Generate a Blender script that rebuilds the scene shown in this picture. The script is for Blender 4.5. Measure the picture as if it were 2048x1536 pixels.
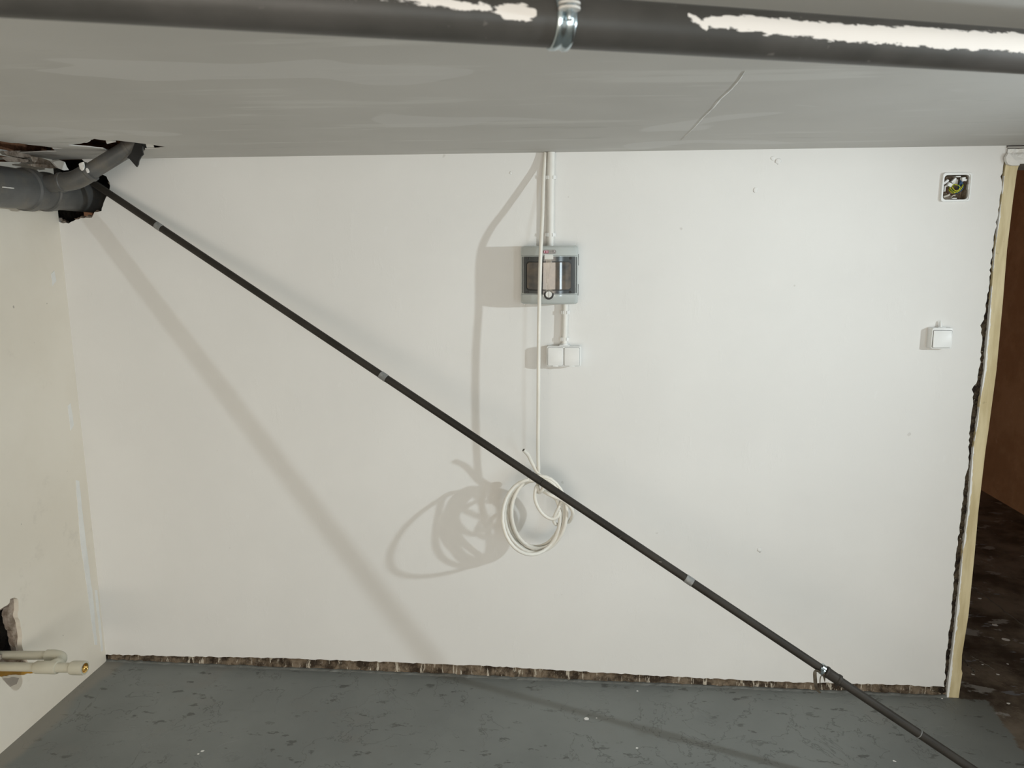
import bpy, bmesh, math, random
import numpy as np
from mathutils import Vector, Matrix, noise as mnoise

for o in list(bpy.data.objects): bpy.data.objects.remove(o)
SC = bpy.context.scene
COL = SC.collection

# ---------------------------------------------------------------- camera
FPX, YAW, PITCH, ROLL, CD, CH = 1480.14, -0.0821745, 0.1749556, -0.0038688, 2.470552, 1.531922
H = 1.85                 # ceiling height
XL, XR = -1.766, 1.314   # left wall, end of the plastered back wall
cy_, sy_, cp_, sp_ = math.cos(YAW), math.sin(YAW), math.cos(PITCH), math.sin(PITCH)
FW = Vector((sy_*cp_, cy_*cp_, -sp_)); _r = Vector((cy_, -sy_, 0)); _u = _r.cross(FW)
RT = _r*math.cos(ROLL) + _u*math.sin(ROLL); UP = -_r*math.sin(ROLL) + _u*math.cos(ROLL)
CAM = Vector((0, -CD, CH))
cam = bpy.data.cameras.new('camera'); camo = bpy.data.objects.new('camera', cam); COL.objects.link(camo)
camo.matrix_world = Matrix(((RT.x, UP.x, -FW.x, CAM.x), (RT.y, UP.y, -FW.y, CAM.y), (RT.z, UP.z, -FW.z, CAM.z), (0, 0, 0, 1)))
cam.sensor_fit = 'HORIZONTAL'; cam.sensor_width = 36.0; cam.lens = FPX/2048*36.0
cam.clip_start = 0.02; cam.clip_end = 60
cam.dof.use_dof = True; cam.dof.focus_distance = 2.45; cam.dof.aperture_fstop = 7.5
SC.camera = camo

# ---------------------------------------------------------------- world, large lights, exposure
w = bpy.data.worlds.new('world'); SC.world = w; w.use_nodes = True
w.node_tree.nodes['Background'].inputs[0].default_value = (0.9, 0.93, 1.0, 1)
w.node_tree.nodes['Background'].inputs[1].default_value = 0.3
def area(name, loc, target, sx, sy, power, col):
    l = bpy.data.lights.new(name, 'AREA'); l.shape = 'RECTANGLE'; l.size = sx; l.size_y = sy; l.energy = power; l.color = col
    o = bpy.data.objects.new(name, l); COL.objects.link(o); o.location = loc
    o.rotation_euler = (Vector(target)-Vector(loc)).to_track_quat('-Z', 'Y').to_euler(); return o
area('daylight_from_rear_opening', (-0.3, -5.12, 0.90), (-0.3, 0, 0.90), 2.55, 1.55, 72, (1.0, 0.89, 0.755))
area('daylight_from_rear_door', (2.1, -5.12, 0.92), (2.1, 0, 0.92), 0.40, 1.55, 28, (0.78, 0.93, 1.0))
BULB = Vector((2.043, -1.327, 1.594)); AIM = (Vector((-1.7, -0.75, 0.95))-BULB).normalized()
sl = bpy.data.lights.new('work_light_beam', 'SPOT'); sl.energy = 140; sl.color = (0.86, 0.96, 1.0); sl.shadow_soft_size = 0.028
sl.spot_size = math.radians(128); sl.spot_blend = 1.0
so = bpy.data.objects.new('work_light_beam', sl); COL.objects.link(so); so.location = BULB; so.rotation_euler = AIM.to_track_quat('-Z', 'Y').to_euler()
vs = SC.view_settings
vs.view_transform = 'Standard'; vs.look = 'None'; vs.gamma = 1.0; vs.use_curve_mapping = False; vs.exposure = -0.12

# ---------------------------------------------------------------- helpers
def ray(px, py): return FW + RT*((px-1024)/FPX) + UP*((768-py)/FPX)
def hit(px, py, ax, val):
    d = ray(px, py); return CAM + d*((val-CAM[ax])/d[ax])
def W(px, py, d=0.0): return hit(px, py, 1, -d)      # point at distance d in front of the back wall
def LW(px, py, d=0.0): return hit(px, py, 0, XL+d)
def CE(px, py, d=0.0): return hit(px, py, 2, H-d)
def FL(px, py, d=0.0): return hit(px, py, 2, d)

def obj(name, me, mat=None, parent=None):
    o = bpy.data.objects.new(name, me); COL.objects.link(o)
    if mat is not None: me.materials.append(mat)
    if parent is not None: o.parent = parent
    return o
def mk(name, verts, faces, mat=None, parent=None, smooth=False):
    me = bpy.data.meshes.new(name); me.from_pydata([tuple(v) for v in verts], [], faces); me.update()
    if smooth:
        for p in me.polygons: p.use_smooth = True
    return obj(name, me, mat, parent)
def frombm(name, bm, mat=None, parent=None, smooth=False):
    bmesh.ops.recalc_face_normals(bm, faces=bm.faces)
    me = bpy.data.meshes.new(name); bm.to_mesh(me); bm.free()
    if smooth:
        for p in me.polygons: p.use_smooth = True
    return obj(name, me, mat, parent)
def tag(o, label=None, cat=None, group=None, kind=None):
    if label: o['label'] = label
    if cat: o['category'] = cat
    if group: o['group'] = group
    if kind: o['kind'] = kind
    return o
def thing(name, label, cat, loc=(0, 0, 0)):
    o = bpy.data.objects.new(name, None); COL.objects.link(o); o.empty_display_size = 0.05
    return tag(o, label, cat)
def lab(o, label): o['label'] = label; return o
def auto(o, deg=40):
    me = o.data
    for p in me.polygons: p.use_smooth = True
    me.set_sharp_from_angle(angle=math.radians(deg)); return o

def spline(pts, n=8, closed=False):
    P = [Vector(p) for p in pts]; N = len(P); out = []
    segs = N if closed else N-1
    for i in range(segs):
        if closed: a, b, c, d = P[(i-1) % N], P[i], P[(i+1) % N], P[(i+2) % N]
        else: a, b, c, d = P[max(i-1, 0)], P[i], P[i+1], P[min(i+2, N-1)]
        for k in range(n):
            t = k/n
            out.append(0.5*((2*b) + (c-a)*t + (2*a-5*b+4*c-d)*t*t + (3*b-a-3*c+d)*t**3))
    if not closed: out.append(P[-1])
    return out
def tube_data(pts, r, seg=12, cap=True):
    P = [Vector(p) for p in pts]; N = len(P)
    rr = r if isinstance(r, (list, tuple)) else [r]*N
    V, F = [], []
    t0 = (P[1]-P[0]).normalized()
    ref = Vector((0, 0, 1)) if abs(t0.z) < 0.9 else Vector((1, 0, 0))
    nrm = (ref - t0*ref.dot(t0)).normalized()
    for i in range(N):
        t = (P[min(i+1, N-1)]-P[max(i-1, 0)])
        t = t.normalized() if t.length > 1e-9 else t0
        nrm = nrm - t*nrm.dot(t)
        nrm = nrm.normalized(); b = t.cross(nrm)
        for k in range(seg):
            a = 2*math.pi*k/seg
            V.append(P[i] + (nrm*math.cos(a)+b*math.sin(a))*rr[i])
    for i in range(N-1):
        for k in range(seg):
            F.append((i*seg+k, i*seg+(k+1) % seg, (i+1)*seg+(k+1) % seg, (i+1)*seg+k))
    if cap:
        F.append(tuple(range(seg))[::-1]); F.append(tuple((N-1)*seg+k for k in range(seg)))
    return V, F
def tube(name, pts, r, mat, parent=None, seg=14, cap=True):
    V, F = tube_data(pts, r, seg, cap)
    o = mk(name, V, F, mat, parent); return auto(o, 50)
def lathe(name, p0, axis, prof, mat, parent=None, seg=24):
    """prof: (distance along axis, radius)"""
    a = Vector(axis).normalized(); p0 = Vector(p0)
    ref = Vector((0, 0, 1)) if abs(a.z) < 0.9 else Vector((1, 0, 0))
    n = (ref-a*ref.dot(a)).normalized(); b = a.cross(n)
    V, F = [], []
    for s, r in prof:
        for k in range(seg):
            t = 2*math.pi*k/seg; V.append(p0+a*s+(n*math.cos(t)+b*math.sin(t))*r)
    for i in range(len(prof)-1):
        for k in range(seg): F.append((i*seg+k, i*seg+(k+1) % seg, (i+1)*seg+(k+1) % seg, (i+1)*seg+k))
    F.append(tuple(range(seg))[::-1]); F.append(tuple((len(prof)-1)*seg+k for k in range(seg)))
    return auto(mk(name, V, F, mat, parent), 35)
def box(name, lo, hi, mat, parent=None, bev=0.0, seg=2, rot=None):
    bm = bmesh.new(); bmesh.ops.create_cube(bm, size=1.0)
    lo, hi = Vector(lo), Vector(hi); c = (lo+hi)/2; s = hi-lo
    for v in bm.verts: v.co = Vector((v.co.x*s.x, v.co.y*s.y, v.co.z*s.z))
    if bev > 0: bmesh.ops.bevel(bm, geom=list(bm.edges), offset=bev, segments=seg, profile=0.5, affect='EDGES')
    R = rot.to_matrix() if rot is not None else Matrix.Identity(3)
    for v in bm.verts: v.co = c + R @ v.co
    o = frombm(name, bm, mat, parent)
    return auto(o, 35) if bev > 0 else o
def jag(pts, step, amp, seed, closed=False):
    """subdivide a 2D polyline and roughen it"""
    rnd = random.Random(seed); out = []; n = len(pts)
    for i in range(n if closed else n-1):
        a = Vector(pts[i]); b = Vector(pts[(i+1) % n]); L = (b-a).length; k = max(1, int(L/step))
        nr = Vector((-(b-a).y, (b-a).x)); nr = nr.normalized() if L > 1e-9 else nr
        for j in range(k):
            off = 0 if j == 0 else rnd.uniform(-amp, amp)
            out.append(a.lerp(b, j/k)+nr*off)
    if not closed: out.append(Vector(pts[-1]))
    return [(v.x, v.y) for v in out]
def slab(name, outline, holes, fn, d0, d1, mat, parent=None):
    """flat sheet with holes: fn(u, v, d) -> world point, between depths d0 and d1"""
    bm = bmesh.new(); loops = []
    for lp in [outline]+holes:
        vv = [bm.verts.new(fn(u, v, d0)) for u, v in lp]
        loops.append(vv)
    ed = []
    for vv in loops:
        for i in range(len(vv)): ed.append(bm.edges.new((vv[i], vv[(i+1) % len(vv)])))
    bmesh.ops.triangle_fill(bm, use_beauty=True, use_dissolve=False, edges=ed)
    front = list(bm.faces)
    back = {}
    for vv, lp in zip(loops, [outline]+holes):
        for v, (a, b) in zip(vv, lp): back[v] = bm.verts.new(fn(a, b, d1))
    for f in front: bm.faces.new([back[v] for v in f.verts][::-1])
    for vv in loops:
        for i in range(len(vv)):
            a, b = vv[i], vv[(i+1) % len(vv)]; bm.faces.new((a, b, back[b], back[a]))
    return frombm(name, bm, mat, parent)
def rough_strip(name, fn, nu, nv, amp, sc, mat, parent=None, seed=0):
    V, F = [], []
    for i in range(nu+1):
        for j in range(nv+1):
            p, n = fn(i/nu, j/nv)
            e = 0 if False else mnoise.fractal(p*sc+Vector((seed*7.1, 0, 0)), 0.8, 2.1, 4)
            V.append(p+n*(amp*e))
    for i in range(nu):
        for j in range(nv):
            a = i*(nv+1)+j; F.append((a, a+1, a+nv+2, a+nv+1))
    return mk(name, V, F, mat, parent)

# ---------------------------------------------------------------- materials
class NT:
    def __init__(s, name):
        s.m = bpy.data.materials.new(name); s.m.use_nodes = True; s.t = s.m.node_tree; s.b = s.t.nodes['Principled BSDF']
        s.tc = s.t.nodes.new('ShaderNodeTexCoord')
    def n(s, ty, **kw):
        nd = s.t.nodes.new(ty)
        for k, v in kw.items(): setattr(nd, k, v)
        return nd
    def link(s, a, b): s.t.links.new(a, b)
    def coord(s, scale=(1, 1, 1), loc=(0, 0, 0), rot=(0, 0, 0)):
        mp = s.n('ShaderNodeMapping'); mp.inputs['Scale'].default_value = scale; mp.inputs['Location'].default_value = loc; mp.inputs['Rotation'].default_value = rot
        s.link(s.tc.outputs['Object'], mp.inputs[0]); return mp.outputs[0]
    def noise(s, scale=5, detail=4, rough=0.55, stretch=(1, 1, 1), dist=0.0, loc=(0, 0, 0), rot=(0, 0, 0)):
        nd = s.n('ShaderNodeTexNoise'); nd.inputs['Scale'].default_value = scale; nd.inputs['Detail'].default_value = detail
        nd.inputs['Roughness'].default_value = rough; nd.inputs['Distortion'].default_value = dist
        s.link(s.coord(stretch, loc, rot), nd.inputs['Vector']); return nd.outputs['Fac']
    def ramp(s, v, lo, hi):
        nd = s.n('ShaderNodeMapRange', interpolation_type='SMOOTHSTEP'); s.link(v, nd.inputs[0])
        nd.inputs[1].default_value = lo; nd.inputs[2].default_value = hi; return nd.outputs[0]
    def math(s, op, a, b=None, c=None):
        nd = s.n('ShaderNodeMath', operation=op)
        for i, x in enumerate((a, b, c)):
            if x is None: continue
            if isinstance(x, (int, float)): nd.inputs[i].default_value = x
            else: s.link(x, nd.inputs[i])
        return nd.outputs[0]
    def mix(s, f, a, b):
        nd = s.n('ShaderNodeMix', data_type='RGBA')
        for i, x in ((0, f), (6, a), (7, b)):
            if isinstance(x, (int, float)): nd.inputs[i].default_value = x
            elif isinstance(x, tuple): nd.inputs[i].default_value = (*x, 1)
            else: s.link(x, nd.inputs[i])
        return nd.outputs[2]
    def attr(s, name):
        nd = s.n('ShaderNodeAttribute', attribute_name=name); return nd.outputs['Fac']
    def bump(s, h, strength, dist=0.002):
        nd = s.n('ShaderNodeBump'); nd.inputs['Strength'].default_value = strength; nd.inputs['Distance'].default_value = dist
        s.link(h, nd.inputs['Height']); 
        if s.b.inputs['Normal'].is_linked: s.link(s.b.inputs['Normal'].links[0].from_socket, nd.inputs['Normal'])
        s.link(nd.outputs[0], s.b.inputs['Normal'])
    def out(s, col, rough=0.6, metal=0.0, spec=0.5):
        if isinstance(col, tuple): s.b.inputs['Base Color'].default_value = (*col, 1)
        else: s.link(col, s.b.inputs['Base Color'])
        if isinstance(rough, (int, float)): s.b.inputs['Roughness'].default_value = rough
        else: s.link(rough, s.b.inputs['Roughness'])
        s.b.inputs['Metallic'].default_value = metal; s.b.inputs['Specular IOR Level'].default_value = spec
        return s.m
def hx(r, g, b):
    f = lambda c: ((c/255+0.055)/1.055)**2.4 if c > 10 else c/255/12.92
    return (f(r), f(g), f(b))
def mul(c, k): return tuple(min(1, x*k) for x in c)
def simple(name, col, rough=0.5, metal=0.0, var=0.12, vs=12, bump=0.0, bs=80, spec=0.5):
    t = NT(name); c = t.mix(t.ramp(t.noise(vs, 5), 0.3, 0.7), mul(col, 1-var), mul(col, 1+var))
    if bump: t.bump(t.noise(bs, 4), bump, 0.003)
    return t.out(c, rough, metal, spec)

def m_wall():
    t = NT('white_wall_paint')
    c = t.mix(t.ramp(t.noise(1.6, 5), 0.35, 0.7), (0.76, 0.755, 0.735), (0.80, 0.795, 0.775))
    c = t.mix(t.math('MULTIPLY', t.ramp(t.noise(38, 3, stretch=(1, 1, 0.5)), 0.66, 0.74), 0.25), c, (0.83, 0.83, 0.82))
    c = t.mix(t.math('MULTIPLY', t.ramp(t.noise(22, 2, loc=(3, 1, 2)), 0.75, 0.78), 0.5), c, (0.55, 0.53, 0.5))
    t.bump(t.noise(420, 3, 0.6), 0.10, 0.0012)
    t.bump(t.ramp(t.noise(14, 6, 0.65, stretch=(1, 1, 0.45)), 0.56, 0.75), 0.25, 0.002)
    t.bump(t.noise(2.2, 2), 0.25, 0.008)
    return t.out(c, 0.72, 0, 0.3)
def m_leftwall():
    t = NT('cream_wall_paint')
    c = t.mix(t.ramp(t.noise(2.2, 5), 0.3, 0.7), (0.76, 0.70, 0.60), (0.82, 0.765, 0.67))
    c = t.mix(t.math('MULTIPLY', t.ramp(t.noise(7, 5, 0.7), 0.60, 0.72), 0.35), c, (0.62, 0.57, 0.49))
    c = t.mix(t.math('MULTIPLY', t.ramp(t.noise(26, 2), 0.74, 0.77), 0.6), c, (0.22, 0.2, 0.17))
    t.bump(t.noise(60, 4), 0.12, 0.003); t.bump(t.noise(5, 4), 0.3, 0.008)
    return t.out(c, 0.75, 0, 0.25)
def m_ceiling():
    t = NT('grey_ceiling_plaster')
    c = t.mix(t.ramp(t.noise(1.2, 4), 0.35, 0.65), (0.535, 0.525, 0.50), (0.60, 0.59, 0.565))
    st = t.ramp(t.noise(2.6, 6, 0.62, stretch=(0.55, 4.5, 1)), 0.55, 0.68)
    c = t.mix(t.math('MULTIPLY', st, 0.7), c, (0.68, 0.675, 0.65))
    st2 = t.ramp(t.noise(3.0, 6, 0.65, stretch=(0.8, 5.0, 1), loc=(4, 2, 0), rot=(0, 0, 0.25)), 0.60, 0.70)
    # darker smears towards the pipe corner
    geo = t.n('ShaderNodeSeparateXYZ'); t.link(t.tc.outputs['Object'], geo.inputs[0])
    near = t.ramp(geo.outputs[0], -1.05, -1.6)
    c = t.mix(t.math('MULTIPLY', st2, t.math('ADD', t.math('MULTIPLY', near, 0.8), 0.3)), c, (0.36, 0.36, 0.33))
    pt = t.ramp(t.noise(1.9, 2, 0.5, stretch=(0.8, 1.4, 1), loc=(1.3, 5, 0), rot=(0, 0, 0.7), dist=0.6), 0.60, 0.615)
    c = t.mix(t.math('MULTIPLY', pt, 0.55), c, (0.68, 0.675, 0.66))
    t.bump(t.noise(3.5, 6, 0.6, stretch=(0.6, 3.0, 1)), 0.22, 0.004); t.bump(t.noise(120, 3), 0.08, 0.002)
    return t.out(c, 0.7, 0, 0.3)
def m_floor():
    t = NT('grey_floor_paint_over_old_concrete')
    c = t.mix(t.ramp(t.noise(1.7, 5), 0.35, 0.65), (0.165, 0.175, 0.168), (0.205, 0.216, 0.206))
    c = t.mix(t.math('MULTIPLY', t.ramp(t.noise(3.1, 4, loc=(7, 1, 0)), 0.55, 0.75), 0.5), c, (0.20, 0.185, 0.165))
    # outlines of old flaked layers under the paint
    n1 = t.noise(5.5, 5, 0.62, dist=0.35); line = t.math('SUBTRACT', 1.0, t.ramp(t.math('ABSOLUTE', t.math('SUBTRACT', n1, 0.53)), 0.0, 0.010))
    lm = t.math('MULTIPLY', line, t.ramp(t.noise(2.8, 3, loc=(2, 8, 0)), 0.44, 0.54))
    c = t.mix(t.math('MULTIPLY', lm, 0.5), c, (0.065, 0.068, 0.063))
    plate = t.ramp(n1, 0.52, 0.54)
    chips = t.ramp(t.noise(17, 5, 0.62, stretch=(0.75, 1.5, 1), loc=(1, 3, 0)), 0.60, 0.65)
    chips = t.math('MULTIPLY', chips, t.ramp(t.noise(3.3, 3, loc=(9, 4, 0)), 0.34, 0.52))
    c = t.mix(t.math('MULTIPLY', chips, 0.75), c, (0.075, 0.076, 0.070))
    grit = t.ramp(t.noise(75, 3, 0.5, loc=(5, 5, 0)), 0.70, 0.74)
    c = t.mix(t.math('MULTIPLY', grit, 0.5), c, (0.10, 0.10, 0.095))
    gx = t.n('ShaderNodeSeparateXYZ'); t.link(t.tc.outputs['Object'], gx.inputs[0])
    ed = t.math('ADD', gx.outputs[0], t.math('MULTIPLY', t.math('SUBTRACT', t.noise(5, 4), 0.5), 0.12))
    c = t.mix(t.math('MULTIPLY', t.ramp(ed, XL+0.085, XL+0.045), 0.8), c, (0.24, 0.225, 0.195))
    # bare old floor beyond the doorway
    old = t.mix(t.ramp(t.noise(4.5, 6, 0.65), 0.35, 0.65), (0.045, 0.033, 0.024), (0.20, 0.165, 0.13))
    old = t.mix(t.ramp(t.noise(6, 5, 0.6, stretch=(1, 1.6, 1), loc=(2, 2, 0)), 0.58, 0.63), old, (0.29, 0.28, 0.265))
    old = t.mix(t.math('MULTIPLY', t.ramp(t.noise(9, 4, 0.6, stretch=(0.6, 1.5, 1), loc=(6, 3, 0)), 0.64, 0.67), 0.7), old, (0.24, 0.26, 0.29))
    mk_ = t.ramp(t.math('ADD', t.attr('paint'), t.math('MULTIPLY', t.math('SUBTRACT', t.noise(30, 4), 0.5), 0.05)), -0.004, 0.006)
    c = t.mix(mk_, old, c)
    t.bump(plate, 0.35, 0.0018); t.bump(t.math('SUBTRACT', 1.0, chips), 0.25, 0.0015); t.bump(t.noise(18, 5), 0.18, 0.004)
    rg = t.math('ADD', 0.50, t.math('MULTIPLY', t.noise(6, 3), 0.2))
    return t.out(c, rg, 0, 0.4)
def m_masonry(name, dark, mid, light, sc=30, loc=(0, 0, 0), thr=0.58, stretch=(1, 1, 1)):
    t = NT(name)
    c = t.mix(t.ramp(t.noise(sc, 6, 0.65, loc=loc), 0.38, 0.62), dark, mid)
    c = t.mix(t.ramp(t.noise(sc*1.7, 5, 0.7, loc=(3, 3, 3), stretch=stretch), thr, thr+0.07), c, light)
    t.bump(t.noise(sc*4, 5), 0.7, 0.006)
    return t.out(c, 0.9, 0, 0.2)
def m_pipe_paint():
    t = NT('grey_plastic_with_white_paint_smears')
    c = t.mix(t.ramp(t.noise(9, 4), 0.3, 0.7), (0.060, 0.058, 0.054), (0.088, 0.084, 0.079))
    c = t.mix(t.math('MULTIPLY', t.ramp(t.noise(70, 3), 0.68, 0.74), 0.5), c, (0.24, 0.225, 0.21))
    fine = t.noise(230, 5, 0.7, stretch=(0.16, 0.6, 1), rot=(0, 0, -0.47))
    med = t.noise(38, 4, 0.6)
    f = t.math('ADD', t.attr('paint'), t.math('ADD', t.math('MULTIPLY', t.math('SUBTRACT', fine, 0.5), 1.5), t.math('MULTIPLY', t.math('SUBTRACT', med, 0.5), 0.9)))
    mk_ = t.ramp(f, 0.02, 0.10)
    c = t.mix(mk_, c, (0.93, 0.90, 0.87))
    t.bump(mk_, 0.4, 0.002); t.bump(fine, 0.1, 0.002)
    r = t.math('ADD', 0.42, t.math('MULTIPLY', mk_, 0.25))
    return t.out(c, r, 0, 0.4)
def m_wood():
    t = NT('old_cream_painted_jamb')
    c = t.mix(t.ramp(t.noise(5, 5, 0.6, stretch=(6, 1, 0.8)), 0.35, 0.65), (0.56, 0.465, 0.265), (0.72, 0.625, 0.40))
    c = t.mix(t.math('MULTIPLY', t.ramp(t.noise(26, 4, 0.6, stretch=(1, 1, 0.6)), 0.66, 0.70), 0.7), c, (0.17, 0.13, 0.07))
    e = t.math('ADD', t.attr('paint'), t.math('MULTIPLY', t.math('SUBTRACT', t.noise(16, 4, 0.6, stretch=(0.4, 1, 1)), 0.5), 0.9))
    c = t.mix(t.ramp(e, 0.0, 0.06), c, (0.86, 0.86, 0.84))
    t.bump(t.noise(40, 4, stretch=(3, 1, 0.4)), 0.25, 0.003)
    return t.out(c, 0.55, 0, 0.35)
def m_pole():
    t = NT('dark_weathered_steel')
    c = t.mix(t.ramp(t.noise(14, 5, stretch=(0.4, 1, 0.4)), 0.3, 0.7), (0.020, 0.0175, 0.014), (0.040, 0.035, 0.029))
    c = t.mix(t.math('MULTIPLY', t.ramp(t.noise(55, 3, 0.6), 0.70, 0.74), 0.8), c, (0.26, 0.24, 0.21))
    t.bump(t.noise(120, 3), 0.12, 0.001)
    return t.out(c, 0.6, 0.1, 0.3)
def m_drain():
    t = NT('dusty_grey_drain_plastic')
    c = t.mix(t.ramp(t.noise(7, 5), 0.35, 0.65), (0.082, 0.082, 0.079), (0.118, 0.119, 0.117))
    nz = t.n('ShaderNodeNewGeometry'); sep = t.n('ShaderNodeSeparateXYZ'); t.link(nz.outputs['Normal'], sep.inputs[0])
    dust = t.math('MULTIPLY', t.ramp(t.noise(13, 5, 0.65), 0.45, 0.75), 0.65)
    c = t.mix(dust, c, (0.18, 0.155, 0.12))
    t.bump(t.noise(90, 3), 0.05, 0.001)
    return t.out(c, 0.42, 0, 0.45)

MW, MLW, MC, MF = m_wall(), m_leftwall(), m_ceiling(), m_floor()
M_MAS = m_masonry('brown_bare_masonry', (0.045, 0.032, 0.022), (0.20, 0.155, 0.11), (0.50, 0.45, 0.37), 22, thr=0.56, stretch=(2.2, 1, 0.35))
M_JOINT = m_masonry('dark_mortar_and_foam', (0.018, 0.012, 0.009), (0.085, 0.065, 0.042), (0.36, 0.32, 0.26), 40, thr=0.62)
M_BRK = m_masonry('old_red_brown_brick', (0.09, 0.045, 0.025), (0.27, 0.135, 0.075), (0.42, 0.36, 0.29), 16, thr=0.66)
M_PLB = m_masonry('broken_pinkish_plaster', (0.22, 0.17, 0.13), (0.42, 0.35, 0.29), (0.62, 0.57, 0.50), 28, thr=0.62)
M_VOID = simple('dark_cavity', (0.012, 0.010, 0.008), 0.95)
M_DARKB = m_masonry('dark_void_shade', (0.010, 0.008, 0.006), (0.040, 0.034, 0.026), (0.10, 0.09, 0.075), 26, thr=0.68)  # near-black colour stands in for the shade inside the wall holes
M_PIPE, M_WOOD, M_POLE, M_DRAIN = m_pipe_paint(), m_wood(), m_pole(), m_drain()
M_WPL = simple('white_plastic', (0.80, 0.81, 0.80), 0.38, var=0.03, spec=0.5)
M_COND = simple('white_conduit_plastic', (0.74, 0.73, 0.69), 0.42, var=0.04)
M_CABLE = simple('cream_white_cable_sheath', (0.78, 0.755, 0.69), 0.38, var=0.04)
M_GREY = simple('light_grey_enclosure_plastic', (0.47, 0.50, 0.485), 0.13, var=0.03, spec=0.6)
M_DGREY = simple('dark_grey_tinted_plastic', (0.050, 0.055, 0.057), 0.16, var=0.1, spec=0.6)
M_BLACK = simple('black_gap', (0.008, 0.008, 0.008), 0.5)
M_METAL = simple('zinc_plated_steel', (0.52, 0.60, 0.64), 0.2, metal=1.0, var=0.15, vs=40)
M_WMETAL = simple('paint_spattered_steel', (0.74, 0.73, 0.70), 0.45, metal=0.0, var=0.15, vs=50)
M_PPR = simple('beige_plumbing_plastic', (0.56, 0.535, 0.435), 0.36, var=0.06)
M_BRASS = simple('brass_thread', (0.72, 0.48, 0.16), 0.22, metal=1.0, var=0.2, vs=60)
M_MUST = simple('mustard_painted_board', (0.42, 0.22, 0.03), 0.6, var=0.2)
M_TAPE = simple('grey_tape', (0.22, 0.225, 0.22), 0.45, var=0.2, vs=60)
M_RAG = simple('dirty_tape_strip', (0.085, 0.070, 0.050), 0.5, var=0.4, vs=60)
M_RUB = simple('black_rubber_sheet', (0.030, 0.031, 0.032), 0.5, var=0.2, bump=0.2)
M_LIGHTPL = simple('white_filler', (0.80, 0.79, 0.76), 0.7, var=0.05, bump=0.3, bs=60)
M_YG = None
def m_stripe():
    t = NT('yellow_green_wire')
    wv = t.n('ShaderNodeTexWave'); wv.inputs['Scale'].default_value = 60; t.link(t.coord((1, 1, 1), rot=(0.4, 0.7, 0)), wv.inputs['Vector'])
    return t.out(t.mix(t.ramp(wv.outputs['Fac'], 0.72, 0.8), (0.55, 0.50, 0.02), (0.10, 0.22, 0.02)), 0.4)
M_YG = m_stripe()
M_BLUE = simple('blue_wire', (0.010, 0.06, 0.15), 0.4, var=0.1)
M_BRN = simple('brown_wire', (0.08, 0.035, 0.02), 0.4)
M_RED = simple('red_badge_print', (0.30, 0.012, 0.06), 0.4, var=0.1)
M_BADGE = simple('grey_badge', (0.22, 0.215, 0.21), 0.3, var=0.05)
M_PINK = simple('badge_lettering', (0.85, 0.70, 0.78), 0.4, var=0.02)
M_FARW = m_masonry('brown_passage_wall', (0.60, 0.33, 0.17), (0.72, 0.42, 0.23), (0.76, 0.46, 0.27), 3, thr=0.6)

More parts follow.
